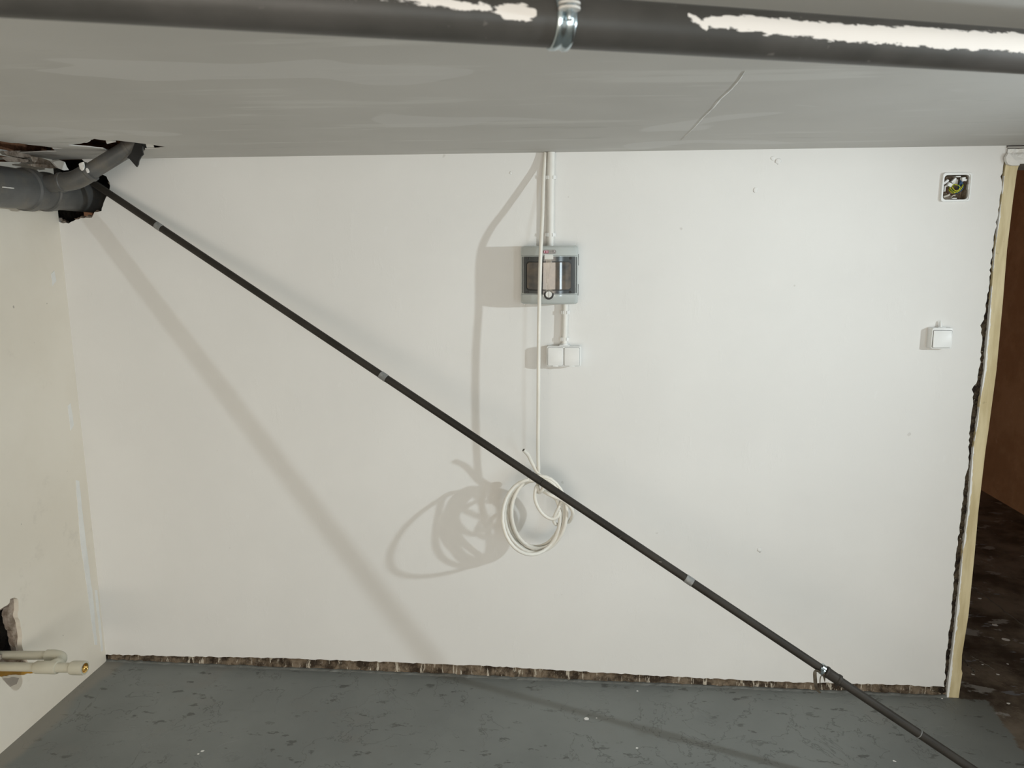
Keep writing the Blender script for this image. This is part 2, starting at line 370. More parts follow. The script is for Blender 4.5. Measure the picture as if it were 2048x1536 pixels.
# ---------------------------------------------------------------- floor
def make_floor():
    # the grey paint covers the room and stops in a ragged line at the doorway
    poly = [(-3, -6), (1.32, -6), (1.405, -0.29), (1.428, -0.15), (1.442, -0.012), (1.318, -0.002), (1.318, 0.1), (-3, 0.1)]
    def sd(x, y):
        d = 1e9; ins = False; n = len(poly)
        for i in range(n):
            ax, ay = poly[i]; bx, by = poly[(i+1) % n]
            ex, ey = bx-ax, by-ay; t = max(0, min(1, ((x-ax)*ex+(y-ay)*ey)/(ex*ex+ey*ey)))
            d = min(d, math.hypot(x-ax-t*ex, y-ay-t*ey))
            if (ay > y) != (by > y) and x < (bx-ax)*(y-ay)/(by-ay)+ax: ins = not ins
        return d if ins else -d
    xs = list(np.arange(-1.80, 1.0, 0.2)) + list(np.arange(1.0, 1.8, 0.02)) + [2.0, 2.4, 2.8, 3.1]
    ys = [-5.1, -4, -3, -2, -1.5, -1.2] + list(np.arange(-1.0, 0.3, 0.02)) + [0.5, 1, 1.5, 2, 2.5, 3, 3.5, 4.1]
    V = [(x, y, 0.0) for x in xs for y in ys]; ny = len(ys)
    F = [(i*ny+j, (i+1)*ny+j, (i+1)*ny+j+1, i*ny+j+1) for i in range(len(xs)-1) for j in range(ny-1)]
    o = mk('floor', V, F, MF)
    at = o.data.attributes.new('paint', 'FLOAT', 'POINT')
    at.data.foreach_set('value', [max(-0.3, min(0.3, sd(v[0], v[1]))) for v in V])
    tag(o, kind='structure')
    rnd = random.Random(4)
    drops = [(1173, 1437, 4.5), (1193, 1436, 1.6), (1275, 1382, 1.6), (1274, 1496, 2.2), (1788, 1522, 1.8), (1884, 1397, 1.6), (1791, 1523, 1.2), (405, 1502, 2.6), (397, 1508, 1.8),
             (2017, 1407, 2.6), (1946, 1349, 2.6), (1996, 1349, 2.6), (1965, 1329, 1.6), (2015, 1328, 1.8), (1959, 1197, 3.0), (1990, 1250, 4.0), (2012, 1279, 5.0)]
    for i, (px, py, r) in enumerate(drops):
        c = FL(px, py); rad = r*(c-CAM).length/FPX
        n = 9; rr = [rad*rnd.uniform(0.75, 1.15) for _ in range(n)]
        vs_ = [Vector((c.x+rr[k]*math.cos(k*2*math.pi/n)*1.15, c.y+rr[k]*math.sin(k*2*math.pi/n), 0.0003)) for k in range(n)] + [Vector((c.x, c.y, 0.002))]
        mk('paint_drop', vs_, [(k, (k+1) % n, n) for k in range(n)], M_LIGHTPL, o, smooth=True)
    # dirty chips and straw lying in the passage are part of the old floor surface
    for (a, b, wd) in [((1943, 1173), (2048, 1252), 2.2), ((1924, 1318), (1950, 1345), 3.0), ((1940, 1312), (1990, 1340), 1.6)]:
        p0, p1 = FL(*a), FL(*b); d = (p1-p0).normalized(); sd_ = Vector((-d.y, d.x, 0)); V, F = [], []
        for k in range(13):
            t = k/12; wv = wd*0.0016*(0.6+0.5*rnd.random()); q = p0.lerp(p1, t)+sd_*rnd.uniform(-0.004, 0.004)
            V += [q-sd_*wv+Vector((0, 0, 0.0004)), q+Vector((0, 0, 0.003)), q+sd_*wv+Vector((0, 0, 0.0004))]
        for k in range(12):
            F += [(3*k, 3*k+3, 3*k+4, 3*k+1), (3*k+1, 3*k+4, 3*k+5, 3*k+2)]
        mk('old_floor_seam', V, F, simple('old_seam', (0.12, 0.105, 0.085), 0.8), o)
    return o
floor = make_floor()

# ---------------------------------------------------------------- back wall: plaster sheet over masonry
BOT = [(150, 1306), (215, 1309), (300, 1311), (430, 1314), (560, 1316), (680, 1321), (800, 1325), (900, 1329), (1000, 1333), (1100, 1339), (1200, 1345), (1300, 1351), (1400, 1356), (1500, 1361), (1600, 1365), (1700, 1367), (1800, 1370), (1889, 1374)]
RGT = [(1889, 1374), (1891, 1334), (1892, 1307), (1897, 1280), (1901, 1241), (1904.6, 1201), (1906.6, 1166), (1911.5, 1121), (1916, 1084), (1919, 1061), (1922, 1032), (1927, 994), (1930, 961), (1937, 929), (1937.6, 900), (1940, 860), (1944, 820), (1947.5, 788), (1943.6, 779), (1955, 760), (1960, 731), (1962, 697), (1964.5, 673), (1960.6, 651), (1968, 639), (1973, 603), (1979, 560), (1982, 520), (1987, 480), (1989, 466), (1994.6, 437), (1996, 419), (2002, 385), (2004, 364), (2001, 353), (2005, 346), (2006, 333), (2008, 323), (2012, 315)]
TOPR = [(2012, 315), (2016, 314), (2017, 303), (2014, 295), (2012, 289)]
HOLE = [(158, 308), (165, 320), (180, 333), (201, 346), (213, 353), (219, 365), (219, 379), (212, 395), (207, 406), (203, 422), (189, 424), (184, 435), (172, 435), (152, 439), (137, 447), (121, 445), (111, 439), (95, 438)]
def w2(pts): return [(W(*p).x, W(*p).z) for p in pts]
def make_back():
    ol = []
    ol += jag(w2(BOT), 0.012, 0.0022, 1)[:-1]
    ol += jag(w2(RGT), 0.010, 0.0028, 2)[:-1]
    t = w2(TOPR); ol += t[:-1]; ol.append((t[-1][0], H+0.003))
    h = jag(w2(HOLE), 0.008, 0.002, 3); h[0] = (h[0][0], H+0.003); h[-1] = (XL-0.02, h[-1][1])
    ol += h
    ol[0] = (XL-0.02, ol[0][1])
    jb = [(1886, 349), (1940, 350), (1934, 401), (1882, 399)]
    jc = w2(jb); cx = sum(a for a, _ in jc)/4; cz = sum(b for _, b in jc)/4
    jhole = [(cx-0.040, cz-0.040), (cx+0.040, cz-0.040), (cx+0.040, cz+0.040), (cx-0.040, cz+0.040)]
    o = slab('wall_back', ol, [jhole], lambda u, v, d: (u, d, v), 0.0, 0.020, MW)
    tag(o, kind='structure')
    # masonry behind (with the pipe penetration left open)
    x0, x1 = XL-0.02, XR+0.012
    core = [(x0, 0), (x1, 0), (x1, H), (-1.545, H), (-1.535, 1.74), (-1.56, 1.66), (-1.63, 1.625), (x0, 1.62)]
    slab('masonry_core', core, [jhole], lambda u, v, d: (u, d, v), 0.0205, 0.24, M_MAS, o)
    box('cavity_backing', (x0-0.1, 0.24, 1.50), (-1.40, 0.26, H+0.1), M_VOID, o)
    box('cavity_side', (x0-0.06, -0.005, 1.50), (x0-0.001, 0.24, H+0.1), M_DARKB, o)
    box('cavity_top', (x0, 0.001, H+0.004), (-1.40, 0.24, H+0.06), M_DARKB, o)
    # exposed strip of bare wall along the floor
    def f(u, v):
        x = XL + (XR-XL)*u; return Vector((x, 0.016-0.012*(1-v)**2, -0.002+0.062*v)), Vector((0, -1, 0))
    rough_strip('exposed_base_strip', f, 520, 7, 0.006, 42, M_MAS, o, 1)
    def lip(u, v):
        x = XL + (XR-XL)*u; k = 0.5+0.5*mnoise.noise(Vector((x*3.1, 0, 1.0)))
        return Vector((x, -0.010+0.020*v, -0.003+0.004*math.sin(v*3.1)+(0.001+0.009*k)*v)), Vector((0, -0.5, 0.8))
    rough_strip('floor_paint_lip', lip, 400, 5, 0.003, 30, simple('grey_floor_paint_edge', (0.15, 0.155, 0.145), 0.55, var=0.2, vs=20), o, 6)
    for (px, py, r) in ((1556, 322, 6), (1511, 380, 5), (1021, 346, 3), (1545, 316, 4), (1519, 1100, 5)):
        cc = W(px, py); rad = r*0.0016; bm = bmesh.new(); bmesh.ops.create_icosphere(bm, subdivisions=2, radius=rad)
        for v in bm.verts: v.co *= 1+0.4*mnoise.noise(v.co*200+cc*9); v.co.y *= 0.22; v.co += cc
        frombm('plaster_bump', bm, MW, o, True)
    def g(u, v):
        px, py = 0, 0
        z = 0.0+1.83*u; xa = XR-0.045 + 0.072*v + 0.012*u
        return Vector((xa, 0.0085, z)), Vector((0, -1, 0))
    rough_strip('exposed_jamb_joint', g, 420, 8, 0.0055, 60, M_JOINT, o, 2)
    # broken edge crumbs round the pipe hole
    rnd = random.Random(8)
    rim = w2([(213, 353), (219, 365), (219, 379), (212, 395), (207, 406), (203, 422), (189, 424), (184, 435), (172, 435), (152, 439), (137, 447), (121, 445), (112, 440)])
    for i, (x, z) in enumerate(jag(rim, 0.016, 0.003, 5)):
        r = rnd.uniform(0.006, 0.013); bm = bmesh.new(); bmesh.ops.create_icosphere(bm, subdivisions=2, radius=r)
        for v in bm.verts:
            v.co *= 1+0.5*mnoise.noise(v.co*120+Vector((i*3.3, 0, 0))); v.co.z *= 0.8
            v.co += Vector((x+rnd.uniform(-0.006, 0.0), 0.014+rnd.uniform(0, 0.02), z))
        frombm('plaster_crumb', bm, M_PLB, o)
    box('brick', (W(158, 420, -0.17).x, 0.168, 1.60), (W(184, 420, -0.17).x, 0.238, 1.697), simple('orange_brick_in_cavity', (0.85, 0.45, 0.27), 0.8, bump=0.4), o, 0.004)
    box('brick', (W(116, 420, -0.17).x, 0.170, 1.60), (W(157, 420, -0.17).x, 0.236, 1.695), M_PLB, o, 0.006)
    return o, (cx, cz)
wall_back, JB = make_back()

# ---------------------------------------------------------------- left wall
def make_left():
    def l2(pts, d=0.0): return [(LW(*p, -d).y, LW(*p, -d).z) for p in pts]
    hole = jag(l2([(-70, 1226), (0, 1219), (9, 1213), (19, 1206), (20.5, 1198), (29, 1195), (36, 1198), (37, 1213), (36, 1235), (41, 1252), (44, 1268), (45, 1296), (49, 1312), (72, 1346), (0, 1353), (-70, 1362)]), 0.010, 0.0025, 11, True)
    top = [(-70, 303), (0, 305), (30, 309), (60, 316), (90, 321)]
    g1 = jag(l2([(-80, 309), (-5, 309), (8, 312), (30, 314), (60, 318), (30, 317), (4, 314.5), (-80, 316)]), 0.02, 0.0012, 12, True)
    g2 = jag(l2([(-80, 322), (5, 313+6), (40, 321), (70, 324.5), (45, 323.5), (3, 323.5), (-80, 328)]), 0.02, 0.0012, 13, True)
    ol = [(-5.1, -0.01), (0.0, -0.01), (0.0, H+0.003), (-5.1, H+0.003)]
    o = slab('wall_left', ol, [hole, g1, g2], lambda u, v, d: (XL-d, u, v), 0.0, 0.016, MLW)
    tag(o, kind='structure')
    # recessed broken plaster layer with a dark sheet behind it for the shade of the void
    inner = jag(l2([(-70, 1235), (0, 1221), (19, 1208), (14, 1226), (16, 1241), (25, 1267), (27, 1282), (33, 1304), (0, 1310), (-70, 1316)], 0.0162), 0.008, 0.0025, 14, True)
    q = l2([(-90, 1180), (70, 1180), (90, 1360), (-90, 1380)])
    slab('broken_plaster_layer', [q[0], q[1], q[2], q[3]], [inner], lambda u, v, d: (XL-d, u, v), 0.0162, 0.034, M_PLB, o)
    ys = [a for a, _ in q]; zs = [b for _, b in q]
    slab('dark_void', [(min(ys), min(zs)), (max(ys), min(zs)), (max(ys), max(zs)), (min(ys), max(zs))], [], lambda u, v, d: (XL-d, u, v), 0.09, 0.10, M_DARKB, o)
    mb = l2([(-80, 1330), (55, 1326), (70, 1347), (-80, 1365)])
    slab('mustard_board', mb, [], lambda u, v, d: (XL-d, u, v), 0.004, 0.015, M_MUST, o)
    box('masonry_core', (XL-0.2, -5.1, 1.6), (XL-0.0165, 0.0, H+0.15), M_BRK, o)
    # filler strips along the corner
    for pts in ([(151, 960), (158, 962), (166, 1040), (186, 1200), (194, 1290), (189, 1290), (174, 1180), (160, 1080)], [(135, 812), (141, 806), (147, 850), (141, 862)], [(102, 548), (108, 541), (112, 562), (104, 572)],
                [(189, 1180), (194, 1180), (206, 1300), (202, 1304)]):
        f = jag(l2(pts), 0.02, 0.0015, 21, True)
        slab('filler_patch', f, [], lambda u, v, d: (XL-d, u, v), -0.0012, 0.0, M_LIGHTPL, o)
    st = jag(l2([(5, 1357), (28, 1354), (38, 1356), (33, 1368), (20, 1374), (12, 1366)]), 0.01, 0.001, 22, True)
    slab('bare_plaster_patch', st, [], lambda u, v, d: (XL-d, u, v), -0.0006, 0.0, simple('bare_patch', (0.47, 0.42, 0.37), 0.8), o)
    # peeled plaster flakes hanging over the drain pipe
    rnd = random.Random(5)
    fl = [([(8, 305), (24, 304), (60, 312), (64, 316), (40, 315), (14, 310)], 0.02), ([(5, 317), (22, 316), (45, 320), (60, 323), (50, 325), (14, 323)], 0.035),
          ([(62, 316), (86, 319), (108, 327), (114, 332), (92, 330), (66, 327)], 0.05), ([(20, 304), (70, 304), (118, 311), (122, 313), (70, 312), (40, 309)], 0.015),
          ([(55, 331), (74, 330), (118, 334), (122, 336), (100, 337), (72, 334)], 0.065)]
    for pts, d in fl:
        P = [hit(px, py, 0, XL+d) for px, py in pts]; n = len(P)
        nrm = Vector((0.02, -0.05, 0.25)).normalized()*0.004
        V = P+[p+nrm for p in P]; F = [tuple(range(n))[::-1], tuple(range(n, 2*n))]+[(k, (k+1) % n, n+(k+1) % n, n+k) for k in range(n)]
        mk('plaster_flake', V, F, M_PLB, o)
    for pts, d, m in (([(106, 325), (112, 322), (122, 321), (130, 324), (134, 334), (138, 340), (128, 341), (117, 337)], 0.11, M_LIGHTPL),):
        P = [hit(px, py, 0, XL+d) for px, py in pts]; n = len(P)
        V = P+[p+Vector((-0.012, 0.004, 0.004)) for p in P]; F = [tuple(range(n))[::-1], tuple(range(n, 2*n))]+[(k, (k+1) % n, n+(k+1) % n, n+k) for k in range(n)]
        mk('plaster_flake', V, F, m, o)
    return o
wall_left = make_left()

# ---------------------------------------------------------------- ceiling
def make_ceiling():
    def c2(pts): return [(CE(*p).x, CE(*p).y) for p in pts]
    h1 = jag(c2([(22, 286), (37.6, 286.4), (58, 289.8), (82, 292), (127, 298), (105, 297), (113, 303), (85.5, 303)]), 0.012, 0.002, 31)[:-1]
    h1 = h1 + [(XL+0.006, CE(60, 303).y+0.03), (XL+0.006, -0.9), (CE(0, 285).x, -0.62)]
    h2 = jag(c2([(136, 290), (163, 287), (181, 280), (188, 277.7), (212, 281), (234, 281), (276, 286), (307, 289.7), (336, 295.4), (307, 297.5), (290, 298), (286, 303), (262, 309), (232, 308), (206, 297), (192.5, 296), (180, 294), (151, 292)]), 0.012, 0.0018, 32, True)
    ol = [(XL-0.02, -5.1), (3.0, -5.1), (3.0, 0.0), (XL-0.02, 0.0)]
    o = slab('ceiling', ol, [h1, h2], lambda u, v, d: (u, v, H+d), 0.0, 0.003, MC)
    tag(o, kind='structure')
    # brick soffit above the torn plaster
    def f(u, v): return Vector((XL+0.75*u, -1.0+1.0*v, H+0.045)), Vector((0, 0, -1))
    box('masonry_above', (XL-0.02, -1.0, H+0.10), (-1.0, 0.05, H+0.16), M_BRK, o)
    rough_strip('torn_underside', f, 60, 80, 0.012, 18, M_BRK, o, 3)
    box('void_end_wall', (XL+0.0, 0.0, H+0.003), (-1.0, 0.04, H+0.12), M_BRK, o)
    box('void_side_wall', (-1.03, -1.0, H+0.003), (-1.0, 0.0, H+0.12), M_BRK, o)
    for pts in ([(182, 278.5), (181, 282), (174, 285.5), (168, 285.5), (176, 282)], [(292, 291), (307, 290.5), (309, 296.5), (294, 297)], [(212, 284), (222, 282), (232, 284), (222, 286), (214, 288)]):
        P = [hit(px, py, 2, H+0.004) for px, py in pts]; n = len(P)
        V = P+[p+Vector((0, 0, 0.006)) for p in P]; F = [tuple(range(n))[::-1], tuple(range(n, 2*n))]+[(k, (k+1) % n, n+(k+1) % n, n+k) for k in range(n)]
        mk('plaster_flake', V, F, M_LIGHTPL, o)
    # filler ridge left by the trowel
    rnd = random.Random(3)
    pts = [(1490, 142), (1478, 160), (1462, 178), (1440, 198), (1425, 216), (1405, 236), (1388, 255), (1362, 280)]
    P = [CE(*q) for q in pts]; V, F = [], []
    sp = spline(P, 5); n = len(sp)
    for k, q in enumerate(sp):
        t = (sp[min(k+1, n-1)]-sp[max(k-1, 0)]).normalized(); s = Vector((-t.y, t.x, 0))
        wd = (0.0028*math.sin(math.pi*min(1, max(0.02, k/(n-1))))+0.0006)*rnd.uniform(0.6, 1.3)
        V += [q-s*wd+Vector((0, 0, -0.0001)), q+Vector((0, 0, -0.0009)), q+s*wd+Vector((0, 0, -0.0001))]
    for k in range(n-1): F += [(3*k, 3*k+1, 3*k+4, 3*k+3), (3*k+1, 3*k+2, 3*k+5, 3*k+4)]
    mk('filler_ridge', V, F, simple('pale_filler', (0.66, 0.655, 0.63), 0.7), o)
    return o
ceiling = make_ceiling()

# ---------------------------------------------------------------- rest of the room, doorway, passage
tag(box('wall_right', (3.0, -5.1, 0), (3.15, 0.24, H), MW), kind='structure')
rear = slab('wall_rear', [(XL-0.02, 0), (-1.6, 0), (-1.6, 1.7), (1.0, 1.7), (1.0, 0), (1.88, 0), (1.88, 1.72), (2.32, 1.72), (2.32, 0), (3.0, 0), (3.0, H), (XL-0.02, H)], [], lambda u, v, d: (u, -5.1+d, v), 0.0, -0.10, MW); tag(rear, kind='structure')
tag(box('wall_beyond_door', (2.36, 0.0, 0), (3.0, 0.24, H), MW), kind='structure')
tag(box('wall_passage_right', (2.665, 0.24, 0), (2.8, 4.0, 2.1), M_FARW), kind='structure')
tag(box('wall_passage_end', (XR+0.0, 4.0, 0), (2.8, 4.1, 2.1), M_FARW), kind='structure')
tag(box('wall_passage_left', (0.9, 0.24, 0), (1.0, 4.0, 2.1), M_FARW), kind='structure')
tag(box('ceiling_passage', (0.9, 0.24, 2.1), (2.8, 4.1, 2.2), M_FARW), kind='structure')

def make_door():
    d = bpy.data.objects.new('door_1', None); COL.objects.link(d); tag(d, kind='structure')
    # jamb: left and right edge of its face in the photo, top to bottom
    E = [(2013, 2041, 320), (2009.5, 2034, 343), (2003, 2026, 400), (1990, 2014, 500), (1982, 2006, 600), (1969, 1993, 740), (1952.5, 1977, 860), (1946, 1971, 900), (1936, 1957, 1020), (1925, 1949, 1110), (1913, 1937, 1230), (1904, 1924, 1310), (1900, 1923, 1338), (1899, 1925, 1345), (1895, 1919.5, 1380), (1894, 1918, 1391)]
    V, F, att = [], [], []
    nx = 6
    L = []
    for i in range(len(E)-1):
        for k in range(6):
            t = k/6; L.append(tuple(E[i][j]*(1-t)+E[i+1][j]*t for j in range(3)))
    L.append(E[-1])
    pr = 0.003
    for (a, b, y) in L:
        pa, pb = W(a, y, pr), W(b, y, pr); z = max(0.0, pa.z)
        if y > 1388: z = 0.0
        row = [(pa.x, 0.12)] + [(pa.x+(pb.x-pa.x)*k/nx, -pr) for k in range(nx+1)] + [(pb.x, 0.12)]
        for j, (x, yy) in enumerate(row):
            V.append((x, yy, z)); att.append(((0.26 if 1130 < y or 930 < y < 1090 or 620 < y < 800 else 0.10)-0.30*(j-1) if j > 0 else -1.0) if y > 352 else -1.0)
    m = nx+3
    for i in range(len(L)-1):
        for j in range(m): F.append((i*m+j, i*m+(j+1) % m, (i+1)*m+(j+1) % m, (i+1)*m+j))
    F.append(tuple(range(m))); F.append(tuple((len(L)-1)*m+j for j in range(m))[::-1])
    o = mk('jamb', V, F, M_WOOD, d)
    at = o.data.attributes.new('paint', 'FLOAT', 'POINT'); at.data.foreach_set('value', att)
    lab(o, 'narrow cream painted wooden door jamb with white paint along one edge')
    lab(box('jamb', (2.33, -0.012, 0), (2.36, 0.12, 1.80), M_WOOD, d, 0.002), 'plain cream door jamb')
    # lintel, steel angle and smeared plaster over the jamb
    xa = W(2013, 300).x
    zt, zb = W(2030, 298).z, W(2030, 327).z
    def f(u, v):
        x = xa+(2.4-xa)*u; z = zb+(zt-zb)*v; return Vector((x, -0.006-0.010*math.sin(math.pi*min(1, v*1.3)), z)), Vector((0, -1, 0))
    rough_strip('lintel_plaster', f, 260, 12, 0.006, 45, M_LIGHTPL, d, 9)
    box('lintel', (xa, 0.012, zb), (2.4, 0.20, H-0.012), simple('grey_lintel', (0.33, 0.31, 0.29), 0.7, bump=0.3), d)
    za, zc = W(2030, 296.5).z, W(2030, 293.2).z
    box('steel_angle', (W(2013, 293).x, -0.008, za), (2.4, 0.012, zc), simple('grey_steel_angle', (0.40, 0.385, 0.36), 0.5), d, 0.001)
    box('lintel_gap', (W(2012.5, 293).x, 0.004, zc), (2.4, 0.012, H), M_BLACK, d)
    # plaster smear hanging on to the top of the jamb
    P = [(2012, 314), (2017, 306), (2030, 312), (2050, 318), (2052, 327), (2040, 327.5), (2039, 331), (2024, 331), (2016, 328), (2013, 322)]
    p0 = [W(a, b, 0.016) for a, b in P]; n = len(p0)
    V = p0+[q+Vector((0, 0.012, 0)) for q in p0]; c = sum(p0, Vector())/n+Vector((0, -0.006, 0)); V.append(c)
    F = [(k, (k+1) % n, 2*n) for k in range(n)]+[(k, (k+1) % n, n+(k+1) % n, n+k) for k in range(n)]
    mk('plaster_smear', V, F, M_LIGHTPL, d, smooth=False)
    return d
door = make_door()

# ---------------------------------------------------------------- painted pipe under the ceiling, with its clamp
def zpipe(x): return 1.765+0.010*x
def on_pipe(px, py):
    d = ray(px, py); t = 0.8
    for _ in range(20):
        x = CAM.x+d.x*t; t = (zpipe(x)-CAM.z)/d.z
    return CAM+d*t
PA, PB = on_pipe(0, -28), on_pipe(2048, 104)
PDIR = (PB-PA).normalized(); PR = 0.0248
def make_top_pipe():
    t = thing('ceiling_pipe', 'thin dark grey pipe with white paint smears running under the ceiling', 'pipe')
    s0 = (XL+0.002-PA.x)/PDIR.x; s1 = (2.9-PA.x)/PDIR.x
    side = Vector((PDIR.y, -PDIR.x, 0)).normalized(); up = side.cross(PDIR)*-1
    if up.z < 0: up = -up
    na, nl = 72, 900; V, F, att = [], [], []
    # smear profile: measured along the pipe in photo x, height as angle above the horizontal side
    def px_at(s):
        q = PA+PDIR*s-CAM; return 1024+FPX*q.dot(RT)/q.dot(FW) if q.dot(FW) > 0.05 else -9999
    def smear(px):
        # (centre angle deg, half width deg)
        if 640 < px < 1060:
            c = np.interp(px, [640, 720, 800, 900, 960, 1000, 1060], [24, 20, 16, 6, 2, -2, -2]); h = np.interp(px, [640, 700, 800, 900, 955, 975, 1000, 1040, 1060], [0, 8, 13, 14, 9, 5, 16, 20, 8]); return c, h
        if 1375 < px:
            c = np.interp(px, [1375, 1450, 1700, 1900, 2048, 2300], [6, 7, 3, 6, 8, 8]); h = np.interp(px, [1375, 1400, 1450, 1550, 1700, 1850, 2048, 2200, 2400], [3, 14, 20, 21, 25, 27, 28, 20, 0]); return c, h
        return 0, -30
    ss = list(np.concatenate([np.linspace(s0, -0.1, 40)[:-1], np.linspace(-0.1, 1.5, nl), np.linspace(1.5, s1, 40)[1:]]))
    for s in ss:
        px = px_at(s); c, h = smear(px)
        for k in range(na):
            a = 2*math.pi*k/na
            V.append(PA+PDIR*s+(side*math.cos(a)+up*math.sin(a))*PR)
            ad = math.degrees(a); ad = ad-360 if ad > 180 else ad
            v = (h-abs(ad-c))/24.0
            # a stray dab of paint
            if 1352 < px < 1392:
                cc = np.interp(px, [1352, 1372, 1392], [24, 8, -8]); v = max(v, (9-abs(ad-cc))/24.0)
            att.append(max(-1.2, min(1.2, v)))
    n = len(ss)
    for i in range(n-1):
        for k in range(na): F.append((i*na+k, i*na+(k+1) % na, (i+1)*na+(k+1) % na, (i+1)*na+k))
    F.append(tuple(range(na))[::-1]); F.append(tuple((n-1)*na+k for k in range(na)))
    o = mk('pipe', V, F, M_PIPE, t, smooth=True)
    at = o.data.attributes.new('paint', 'FLOAT', 'POINT'); at.data.foreach_set('value', att)
    o['label'] = 'dark grey plastic pipe daubed with white paint'
    # clamp
    c = thing('pipe_clamp', 'zinc plated two-part clamp holding the painted pipe under the ceiling', 'clamp')
    q = on_pipe(1119, 44); q = PA+PDIR*(q-PA).dot(PDIR)
    wd = 0.0105
    def band(a0, a1, name):
        V, F = [], []; m = 40; cs = [(-wd, 0.0008), (-wd*0.86, 0.0026), (-wd*0.45, 0.0030), (-wd*0.12, 0.0014), (wd*0.12, 0.0014), (wd*0.45, 0.0030), (wd*0.86, 0.0026), (wd, 0.0008), (wd, 0.0002), (-wd, 0.0002)]
        for i in range(m+1):
            a = math.radians(a0+(a1-a0)*i/m)
            for (x, r) in cs: V.append(q+PDIR*x+(side*math.cos(a)+up*math.sin(a))*(PR+r))
        k = len(cs)
        for i in range(m):
            for j in range(k): F.append((i*k+j, i*k+(j+1) % k, (i+1)*k+(j+1) % k, (i+1)*k+j))
        F.append(tuple(range(k))); F.append(tuple(m*k+j for j in range(k))[::-1])
        return auto(mk(name, V, F, M_METAL, c), 60)
    band(-168, 4, 'lower_strap'); band(14, 166, 'upper_strap')
    for sg in (1, -1):
        s2 = side*sg
        for k, (hh, nm) in enumerate(((0.0012, 'ear'), (0.0058, 'ear'))):
            base = q+s2*(PR+0.007)+up*(hh+0.001)
            V, F = [], []; m = 20
            for zz in (0, 0.0022):
                for i in range(m):
                    a = 2*math.pi*i/m; e = 0.0105
                    V.append(base+up*zz+PDIR*(math.cos(a)*e*1.05)+s2*(math.sin(a)*e*0.85))
            F = [tuple(range(m))[::-1], tuple(range(m, 2*m))]+[(i, (i+1) % m, m+(i+1) % m, m+i) for i in range(m)]
            mk(nm, V, F, M_WMETAL, c)
        lathe('screw', q+s2*(PR+0.0075)-up*0.007, up, [(0, 0.003), (0.001, 0.0034), (0.006, 0.0034), (0.0115, 0.0034), (0.0116, 0.0062), (0.016, 0.0062), (0.0168, 0.005)], M_METAL, c, 16)
    lathe('weld_nut', q+up*(PR+0.002), up, [(0, 0.0075), (0.014, 0.0075), (0.0145, 0.006)], M_METAL, c, 6)
    ztop = H
    lathe('threaded_rod', q+up*(PR+0.010), (0, 0, 1), [(0, 0.004), (ztop-(q.z+PR+0.010), 0.004)], M_METAL, c, 12)
make_top_pipe()

